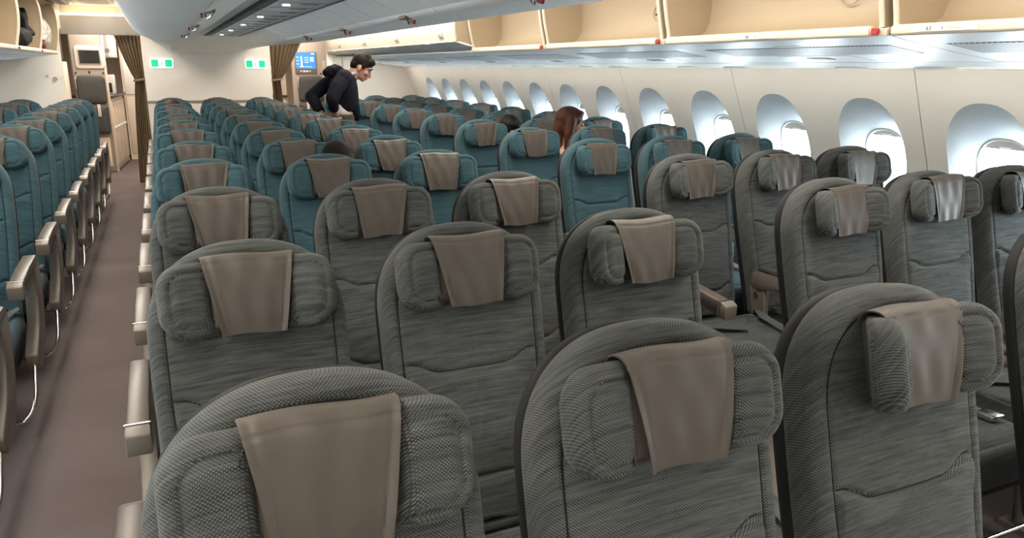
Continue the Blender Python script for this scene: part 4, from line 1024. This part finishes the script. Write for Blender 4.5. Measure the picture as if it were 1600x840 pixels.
# lamp housings above the left bins
for k, y in enumerate((7.3, 8.6)):
    t = empty('ceiling_grille', (XC-1.50, y, 2.16)); tag(t, 'slim cream air slot above the bin holding the %s' % ('black bag' if k == 0 else 'plastic bundle'), 'vent', 'air slots above the bins')
    put('frame', MB().box(-0.06, 0.06, 0, 0.8, 0, 0.04).mesh('cgf', None, 0.008), 'cream', t)
    put('slot', MB().box(-0.03, 0.03, 0.05, 0.75, -0.003, 0.002).mesh('cgs'), 'louver', t)
# upper closure above the bins so that no daylight leaks in
for s, nm in ((1, 'right'), (-1, 'left')):
    xs = sorted((XC+s*1.90, XC+s*2.9))
    tag(put('trim_bin_backing_'+nm, MB().box(xs[0], xs[1], Y0-0.1, Y1+0.1, 1.64, 2.2).mesh('bk'), 'tangrey'), kind='structure')
    xs = sorted((XC+s*2.606, XC+s*2.9)); x2 = sorted((XC+s*2.66, XC+s*2.9))
    tag(put('trim_wall_top_'+nm, MB().box(xs[0], xs[1], Y0-0.1, Y1+0.1, 1.5155, 1.66).box(x2[0], x2[1], Y0-0.1, Y1+0.1, 1.44, 1.5155).mesh('bk2', None), 'wall'), kind='structure')
# bags in the left bins
t = empty('plastic_bundle', (XC-1.715, 9.08, 1.668)); tag(t, 'crumpled clear plastic wrapped bundle stuffed in the bin by the galley doorway', 'bag')
put('wrap', lump('wrap', 0, 0, 0.17, 0.078, 0.30, 0.15, 5, 0.12, 40, 24), 'plastic', t)
put('wrap_neck', lump('wrapn', 0.0, -0.26, 0.10, 0.08, 0.10, 0.09, 8, 0.3, 20, 12), 'plastic', t)
t = empty('maroon_pouch', (XC-1.69, 8.62, 1.665)); tag(t, 'small maroon pouch beside the plastic wrapped bundle in the bin', 'pouch')
put('pouch', lump('pouch', 0, 0, 0.05, 0.045, 0.07, 0.055, 9, 0.15), 'maroon', t)
put('pouch_flap', lump('pouchf', 0.015, 0, 0.085, 0.03, 0.06, 0.012, 4, 0.1), 'maroon', t)
t = empty('backpack', (XC-1.71, 7.55, 1.668)); tag(t, 'slumped black bag with folded top lying in an open bin', 'bag')
put('bag_body', lump('bb', 0, 0, 0.09, 0.066, 0.34, 0.08, 12, 0.12, 28, 16), 'bag', t)
put('bag_top', lump('bt', 0.0, 0.08, 0.22, 0.06, 0.12, 0.12, 14, 0.25, 22, 14), 'bag', t)
put('bag_flap', lump('bf', 0.02, 0.22, 0.14, 0.05, 0.14, 0.05, 17, 0.25, 22, 14), 'bag', t)
# aisle lamp diffusers
for s, x in ((-1, -0.68), (1, 1.67)):
    t = empty('aisle_light', (x, Y0, 2.172)); tag(t, 'long warm diffuser strip along the ceiling of the %s aisle' % ('galley-cart' if s < 0 else "standing man's"), 'light', 'aisle ceiling lights')
    put('diffuser', MB().box(-0.14, 0.14, 0.1, Y1-Y0-0.6, 0.0, 0.02).mesh('dif', None, 0.004), 'cream', t)
    put('housing', MB().box(-0.17, 0.17, 0.06, Y1-Y0-0.56, 0.012, 0.03).mesh('hou', None, 0.004), 'white', t)

# ------------------------------------------------------------------ people
def remesh(name, me, vox, smooth_it=6, fac=0.5):
    o = D.objects.new('tmp', me); col.objects.link(o)
    r = o.modifiers.new('r', 'REMESH'); r.mode = 'VOXEL'; r.voxel_size = vox; r.adaptivity = 0
    s = o.modifiers.new('s', 'SMOOTH'); s.factor = fac; s.iterations = smooth_it
    dg = bpy.context.evaluated_depsgraph_get(); dg.update()
    out = D.meshes.new_from_object(o.evaluated_get(dg)); out.name = name
    D.objects.remove(o); shade(out, 180); out.materials.clear(); return out
class Blob(MB):
    def ball(s, c, r, rot=None, n=14):
        r = (r, r, r) if isinstance(r, (int, float)) else r; V = []; F = []
        for j in range(n+1):
            th = math.pi*j/n
            for i in range(2*n):
                a = math.pi*i/n; v = Vector((r[0]*math.sin(th)*math.cos(a), r[1]*math.sin(th)*math.sin(a), r[2]*math.cos(th)))
                if rot is not None: v = rot @ v
                V.append(v+Vector(c))
        for j in range(n):
            for i in range(2*n): F.append((j*2*n+i, (j+1)*2*n+i, (j+1)*2*n+(i+1) % (2*n), j*2*n+(i+1) % (2*n)))
        return s.add(V, F)
    def limb(s, pts, rad):
        """tapered chain with rounded joints"""
        for p, r in zip(pts, rad): s.ball(p, r, n=8)
        for i in range(len(pts)-1): s.tube([pts[i], pts[i+1]], [rad[i], rad[i+1]], 16)
        return s
    def oval_loft(s, secs):
        """secs = [(centre, rx, ry)] elliptical sections (axis roughly z)"""
        n = 20; V = []; F = []
        for c, rx, ry in secs:
            for i in range(n): a = 2*math.pi*i/n; V.append((c[0]+rx*math.cos(a), c[1]+ry*math.sin(a), c[2]))
        for k in range(len(secs)-1):
            for i in range(n): F.append((k*n+i, k*n+(i+1) % n, (k+1)*n+(i+1) % n, (k+1)*n+i))
        F.append(tuple(range(n))[::-1]); F.append(tuple((len(secs)-1)*n+i for i in range(n)))
        return s.add(V, F)
    def final(s, name, vox, it=6, fac=0.5):
        me = mk(name+'_raw', s.v, s.f); return remesh(name, me, vox, it, fac)
def head_rot(face_dir, down=0, tilt=0):
    """matrix taking local (+x = face, z = up) to world"""
    f = Vector(face_dir).normalized(); z = Vector((0, 0, 1)); y = z.cross(f).normalized()
    m = Matrix((f, y, z)).transposed()
    return m @ Matrix.Rotation(R(down), 3, 'Y') @ Matrix.Rotation(R(tilt), 3, 'X')
def add_head(b, c, rot, k=1.0):
    P_ = lambda x, y, z: Vector(c)+rot @ Vector((x*k, y*k, z*k))
    b.ball(P_(-0.012, 0, 0.025), (0.096*k, 0.076*k, 0.092*k), rot)       # skull
    b.ball(P_(0.022, 0, -0.03), (0.068*k, 0.060*k, 0.085*k), rot)        # face
    b.ball(P_(0.058, 0, -0.094), (0.030*k, 0.030*k, 0.022*k), rot, 8)    # chin
    b.ball(P_(0.03, 0, -0.072), (0.052*k, 0.052*k, 0.034*k), rot, 10)    # jaw
    b.tube([P_(0.084, 0, 0.012), P_(0.105, 0, -0.020), P_(0.112, 0, -0.036), P_(0.088, 0, -0.044)], [0.008*k, 0.011*k, 0.014*k, 0.010*k], 8)   # nose
    b.ball(P_(0.109, 0, -0.034), 0.013*k, None, 6)
    b.ball(P_(0.074, 0, 0.032), (0.020*k, 0.055*k, 0.012*k), rot, 8)     # brow
    b.ball(P_(0.088, 0, -0.062), (0.012*k, 0.024*k, 0.008*k), rot, 8)    # upper lip
    b.ball(P_(0.086, 0, -0.074), (0.011*k, 0.022*k, 0.008*k), rot, 8)    # lower lip
    for sd in (-1, 1):
        b.ball(P_(0.062, sd*0.042, -0.022), (0.022*k, 0.022*k, 0.022*k), rot, 8)   # cheek
        b.ball(P_(-0.008, sd*0.076, -0.012), (0.020*k, 0.009*k, 0.033*k), rot, 8)  # ear
    return P_
def add_face_bits(parent, P_, rot, k, org, brow_m):
    for sd in (-1, 1):
        b = Blob().ball(P_(0.073, sd*0.031, 0.008)-org, 0.0115*k, None, 8); e = put('eye', b.mesh('eye', 60), 'eyewhite', parent)
        b = Blob().ball(P_(0.0815, sd*0.031, 0.005)-org, 0.0075*k, None, 6); put('iris', b.mesh('iris', 60), 'ink', e)
        b = Blob().tube([P_(0.088, sd*0.012, 0.028)-org, P_(0.090, sd*0.032, 0.034)-org, P_(0.078, sd*0.054, 0.029)-org], [0.0045*k, 0.006*k, 0.003*k], 7); put('eyebrow', b.mesh('brow', 60), brow_m, parent)
    b = Blob().tube([P_(0.0955, -0.022, -0.068)-org, P_(0.100, 0, -0.067)-org, P_(0.0955, 0.022, -0.068)-org], [0.0015*k, 0.003*k, 0.0015*k], 6); put('mouth_line', b.mesh('mouth', 60), 'maroon', parent)
def add_hand(b, wrist, direc, palm_n, curl=0.5, k=1.0):
    """palm, four curled fingers of unequal length, thumb from the side of the palm"""
    d = Vector(direc).normalized(); nrm = Vector(palm_n); nrm = (nrm-d*nrm.dot(d)).normalized(); sd = d.cross(nrm)
    W = Vector(wrist)
    rot = Matrix((d, sd, nrm)).transposed()
    b.ball(W+d*0.045*k, (0.052*k, 0.040*k, 0.017*k), rot, 10)
    for q, (o, L) in enumerate(((-0.030, 0.064), (-0.010, 0.074), (0.010, 0.070), (0.029, 0.054))):
        p0 = W+d*0.078*k+sd*o*k; a = curl*0.9; pts = [p0]; ang = 0.25*curl
        for sgm, fr in enumerate((0.45, 0.32, 0.23)):
            ang += a*(0.7 if sgm == 0 else 1.0); p0 = p0+(d*math.cos(ang)+nrm*math.sin(ang))*L*fr*k; pts.append(p0)
        b.limb(pts, [0.0095*k, 0.009*k, 0.0085*k, 0.007*k])
    t0 = W+d*0.022*k-sd*0.030*k
    t1 = t0+(d*0.55-sd*0.65+nrm*0.35).normalized()*0.036*k; t2 = t1+(d*0.85-sd*0.15+nrm*0.5).normalized()*0.030*k
    b.limb([t0, t1, t2], [0.014*k, 0.011*k, 0.0085*k])

# --- the standing man, bending his head, both hands tucking in his shirt behind
MX, MY = 1.46, 6.50
man = empty('person', (MX, MY, 0)); tag(man, 'standing person in navy hoodie and khaki trousers looking down, hands behind the waist', 'person')
org = Vector((MX, MY, 0))
hc = Vector((1.640, 6.47, 1.505)); hrot = head_rot((0.93, -0.36, 0), 34, 0)
b = Blob(); P_ = add_head(b, hc, hrot, 0.98)
shN, shF = Vector((1.435, 6.335, 1.405)), Vector((1.47, 6.66, 1.415))
elN, elF = Vector((1.290, 6.205, 1.235)), Vector((1.180, 6.625, 1.235))
wrN, wrF = Vector((1.315, 6.275, 1.115)), Vector((1.235, 6.455, 1.080))
b.limb([hc+hrot @ Vector((-0.035, 0, -0.05)), Vector((1.545, 6.49, 1.42)), Vector((1.48, 6.50, 1.38))], [0.058, 0.056, 0.062])
b.oval_loft([((1.45, 6.5, 0.93), 0.095, 0.15), ((1.45, 6.5, 1.03), 0.10, 0.155), ((1.465, 6.5, 1.2), 0.105, 0.16), ((1.47, 6.5, 1.34), 0.10, 0.165), ((1.475, 6.5, 1.42), 0.07, 0.13)])
b.limb([shN, elN, wrN], [0.050, 0.040, 0.027]); b.limb([shF, elF, wrF], [0.050, 0.040, 0.027])
for yy, fx in ((6.41, 1.44), (6.60, 1.50)):
    b.limb([(1.45, yy, 0.93), (fx+0.01, yy-0.01, 0.52), (fx-0.01, yy, 0.09)], [0.085, 0.055, 0.038])
    b.limb([(fx-0.03, yy, 0.045), (fx+0.13, yy-0.02, 0.032)], [0.04, 0.032])
add_hand(b, wrN, (0.20, 0.30, -0.55), (0.7, 0.5, 0.5), 0.75)
add_hand(b, wrF, (0.60, -0.10, -0.35), (0.1, 0.9, -0.2), 0.75)
b.v = [tuple(Vector(v)-org) for v in b.v]
put('body', b.final('man_body', 0.0065, 3, 0.5), 'skin', man)
add_face_bits(man, P_, hrot, 0.98, org, 'hairdark')
# hair: cap over the skull, short sides
b = Blob()
b.ball(P_(-0.020, 0, 0.046), (0.100, 0.081, 0.085), hrot); b.ball(P_(-0.060, 0, 0.0), (0.058, 0.070, 0.075), hrot)
b.ball(P_(0.048, 0, 0.090), (0.045, 0.062, 0.030), hrot, 10)
for k in range(14):
    a = random.uniform(-1, 1); bb = random.uniform(-0.06, 0.075); b.ball(P_(bb, a*0.055, 0.105+random.uniform(0, 0.018)-abs(bb)*0.25), (0.022, 0.014, 0.018), hrot, 6)
for sd in (-1, 1): b.ball(P_(0.012, sd*0.073, 0.022), (0.022, 0.010, 0.034), hrot, 8)
b.v = [tuple(Vector(v)-org) for v in b.v]
put('hair', b.final('man_hair', 0.006, 3), 'hairdark', man)
# hoodie
b = Blob()
b.oval_loft([((1.48, 6.5, 1.105), 0.110, 0.175), ((1.472, 6.5, 1.135), 0.122, 0.185), ((1.47, 6.5, 1.22), 0.125, 0.19), ((1.462, 6.5, 1.33), 0.128, 0.195), ((1.462, 6.5, 1.40), 0.115, 0.175), ((1.475, 6.5, 1.45), 0.075, 0.10)])
b.oval_loft([((1.555, 6.46, 1.015), 0.035, 0.09), ((1.54, 6.46, 1.08), 0.055, 0.12), ((1.53, 6.47, 1.16), 0.06, 0.13)])
b.limb([shN+Vector((0.01, 0.03, 0.005)), elN.lerp(shN, 0.5)+Vector((-0.01, -0.005, 0.01)), elN, wrN.lerp(elN, 0.25)], [0.080, 0.068, 0.060, 0.046])
b.limb([shF+Vector((0, -0.03, 0.005)), elF.lerp(shF, 0.5)+Vector((-0.01, 0, 0.01)), elF, wrF.lerp(elF, 0.25)], [0.080, 0.068, 0.060, 0.048])
b.limb([shN, shF], [0.075, 0.075])
# hood bunched behind the neck
b.ball((1.385, 6.49, 1.475), (0.085, 0.12, 0.045), Matrix.Rotation(R(14), 3, 'Y'), 12); b.ball((1.335, 6.49, 1.462), (0.062, 0.095, 0.040), None, 12)
b.tube([(1.47, 6.37, 1.44), (1.41, 6.39, 1.492), (1.385, 6.49, 1.508), (1.42, 6.60, 1.492), (1.48, 6.62, 1.44)], [0.024, 0.030, 0.030, 0.030, 0.024], 10)
b.tube([(1.35, 6.40, 1.455), (1.30, 6.49, 1.452), (1.35, 6.58, 1.455)], [0.030, 0.034, 0.030], 10)
b.v = [tuple(Vector(v)-org) for v in b.v]
jk = put('hoodie', b.final('hoodie', 0.009, 3), 'navy', man)
for el, wr in ((elN, wrN), (elF, wrF)):
    a = wr.lerp(el, 0.30)-org; c = wr.lerp(el, 0.10)-org
    put('cuff', Blob().tube([a, a.lerp(c, 0.5), c], [0.049, 0.047, 0.042], 18).mesh('cuff', 50), 'navy', jk)
b = Blob().tube([Vector((1.50, 6.41, 1.435))-org, Vector((1.555, 6.43, 1.452))-org, Vector((1.585, 6.47, 1.435))-org, Vector((1.59, 6.52, 1.42))-org], [0.012, 0.017, 0.016, 0.012], 10)
put('shirt_collar', b.mesh('collar', 60), 'collar', man)
b = Blob().oval_loft([((1.443, 6.5, 1.07), 0.116, 0.166), ((1.44, 6.5, 1.09), 0.121, 0.172), ((1.435, 6.5, 1.12), 0.118, 0.168), ((1.43, 6.5, 1.17), 0.105, 0.155)])
b.v = [tuple(Vector(v)-org) for v in b.v]; put('shirt_tail', b.final('shirt', 0.010, 3), 'shirt', man)
ring = [Vector((1.445+0.119*math.cos(a), 6.5+0.169*math.sin(a), 1.052))-org for a in [2*math.pi*i/36 for i in range(37)]]
V = []; F = []
for p in ring: V += [(p.x, p.y, p.z-0.02), (p.x, p.y, p.z+0.02), (p.x*1.04, p.y*1.04, p.z+0.02), (p.x*1.04, p.y*1.04, p.z-0.02)]
for i in range(36):
    for q in range(4): F.append((4*i+q, 4*i+(q+1) % 4, 4*i+4+(q+1) % 4, 4*i+4+q))
put('leather_belt', mk('belt', V, F, 40), 'beltl', man)
b = Blob().oval_loft([((1.445, 6.5, 0.84), 0.112, 0.168), ((1.445, 6.5, 0.93), 0.116, 0.170), ((1.445, 6.5, 1.062), 0.113, 0.165)])
for yy, fx in ((6.41, 1.44), (6.60, 1.50)): b.limb([(1.45, yy, 0.88), (fx+0.01, yy-0.01, 0.52), (fx-0.01, yy, 0.14)], [0.098, 0.070, 0.055])
b.v = [tuple(Vector(v)-org) for v in b.v]; put('trousers', b.final('trousers', 0.010, 4), 'khaki', man)
for yy, fx in ((6.41, 1.44), (6.60, 1.50)):
    b = Blob().limb([Vector((fx-0.045, yy, 0.052))-org, Vector((fx+0.02, yy, 0.05))-org, Vector((fx+0.145, yy-0.02, 0.036))-org], [0.050, 0.050, 0.034])
    b.box(fx-0.09-MX, fx+0.175-MX, yy-0.045-MY, yy+0.035-MY, 0.001, 0.02)
    put('shoe', b.final('shoe', 0.008, 3), 'armpad', man)

# --- seated passengers: most of each is hidden behind the seats in front
def sitter(seat_x, seat_y, head, face, hairm, topm, label, k=1.0, down=0, tilt=0, long_hair=False):
    """facing -Y in the seat whose origin is (seat_x, seat_y)"""
    t = empty('person', (seat_x, seat_y-0.40, 0.48)); tag(t, label, 'person')
    org = Vector((seat_x, seat_y-0.40, 0.48)); x = seat_x; yb = seat_y-0.36
    h = Vector(head); rot = head_rot(face, down, tilt)
    b = Blob(); P_ = add_head(b, h, rot, k)
    nk = h+rot @ Vector((-0.02, 0, -0.06)); ch = Vector((x+(h.x-x)*0.6, yb+0.06, h.z-0.33)); nb = Vector((x+(h.x-x)*0.75, (yb+0.06)*0.5+h.y*0.5, h.z-0.17))
    b.limb([nk, nb], [0.052*k, 0.055*k])
    b.oval_loft([((x, yb, 0.50), 0.15, 0.10), ((x, yb, 0.60), 0.15, 0.105), ((ch.x, ch.y, ch.z-0.02), 0.145, 0.10), ((ch.x, ch.y, ch.z+0.09), 0.14, 0.085), ((nb.x, nb.y, nb.z+0.02), 0.065, 0.06)])
    for sd in (-1, 1):
        s = Vector((ch.x+sd*0.165, ch.y, ch.z+0.08)); e = Vector((x+sd*0.185, yb-0.06, 0.72)); w_ = Vector((x+sd*0.09, yb-0.24, 0.68))
        b.limb([s, e, w_], [0.05, 0.042, 0.028]); add_hand(b, w_, (-sd*0.4, -0.6, -0.1), (0, 0, -1), 0.5)
        b.limb([(x+sd*0.09, yb, 0.555), (x+sd*0.10, yb-0.36, 0.555), (x+sd*0.10, yb-0.34, 0.16)], [0.072, 0.058, 0.042])
        b.limb([(x+sd*0.10, yb-0.33, 0.06), (x+sd*0.10, yb-0.46, 0.045)], [0.04, 0.032])
    b.v = [tuple(Vector(v)-org) for v in b.v]; put('body', b.final('sitter', 0.009, 3), 'skin', t)
    add_face_bits(t, P_, rot, k, org, hairm)
    b = Blob(); b.ball(P_(-0.020, 0, 0.042), (0.104*k, 0.086*k, 0.092*k), rot); b.ball(P_(-0.055, 0, -0.01), (0.066*k, 0.078*k, 0.085*k), rot)
    b.ball(P_(0.04, 0, 0.088), (0.050*k, 0.066*k, 0.030*k), rot, 10)
    if long_hair:
        for sd in (-1, 1):
            b.limb([P_(0.0, sd*0.075, 0.04), P_(-0.01, sd*0.088, -0.06), P_(-0.005, sd*0.088, -0.17)], [0.035, 0.036, 0.026])
        b.limb([P_(-0.07, 0, 0.0), P_(-0.08, 0, -0.10), P_(-0.06, 0, -0.2)], [0.06, 0.06, 0.05])
    else:
        for sd in (-1, 1): b.ball(P_(-0.005, sd*0.077, 0.02), (0.030, 0.014, 0.045), rot, 8)
    b.v = [tuple(Vector(v)-org) for v in b.v]; put('hair', b.final('hair', 0.008, 3), hairm, t)
    b = Blob()
    b.oval_loft([((x, yb, 0.51), 0.165, 0.115), ((x, yb, 0.60), 0.165, 0.12), ((ch.x, ch.y, ch.z-0.02), 0.16, 0.115), ((ch.x, ch.y, ch.z+0.09), 0.155, 0.10), ((nb.x, nb.y, nb.z-0.01), 0.085, 0.08)])
    for sd in (-1, 1):
        s = Vector((ch.x+sd*0.15, ch.y, ch.z+0.075)); e = Vector((x+sd*0.185, yb-0.06, 0.72)); w_ = Vector((x+sd*0.09, yb-0.24, 0.68))
        b.limb([s, e, w_.lerp(e, 0.2)], [0.062, 0.052, 0.038])
    b.v = [tuple(Vector(v)-org) for v in b.v]; put('top', b.final('top', 0.011, 3), topm, t)
    b = Blob()
    for sd in (-1, 1): b.limb([(x+sd*0.09, yb+0.02, 0.555), (x+sd*0.10, yb-0.36, 0.555), (x+sd*0.10, yb-0.34, 0.18)], [0.082, 0.068, 0.055])
    b.v = [tuple(Vector(v)-org) for v in b.v]; put('trousers', b.final('trs', 0.012, 3), 'teal_top', t)
    for sd in (-1, 1):
        b = Blob().limb([Vector((x+sd*0.10, yb-0.32, 0.055))-org, Vector((x+sd*0.10, yb-0.48, 0.045))-org], [0.047, 0.037]); put('shoe', b.final('shoe', 0.010, 2), 'armpad', t)
sitter(0.52, 4*P, (0.665, 3.02, 1.02), (0.2, -1, 0), 'hairdark', 'teal_top', 'seated person with dark brown hair leaning low between centre block seats', 1.0, 38, 12)
sitter(0.0, 10*P, (-0.01, 10*P-0.30, 1.045), (0, -1, 0), 'hairbrown', 'maroon', 'seated person with auburn hair at the galley-side aisle near the exit signs', 0.95, 48)
sitter(RX+S, 1.046+5*P, (RX+S-0.03, 1.046+5*P-0.24, 1.01), (0.2, -1, 0), 'hairblack', 'teal_top', 'seated person with black hair in the window-side block', 0.98, 22)
sitter(RX+S, 1.046+4*P, (RX+S+0.07, 1.046+4*P-0.27, 1.115), (0.9, -0.5, 0), 'hairred', 'maroon', 'seated person with long reddish brown hair turned to the windows', 1.0, 5, 0, True)
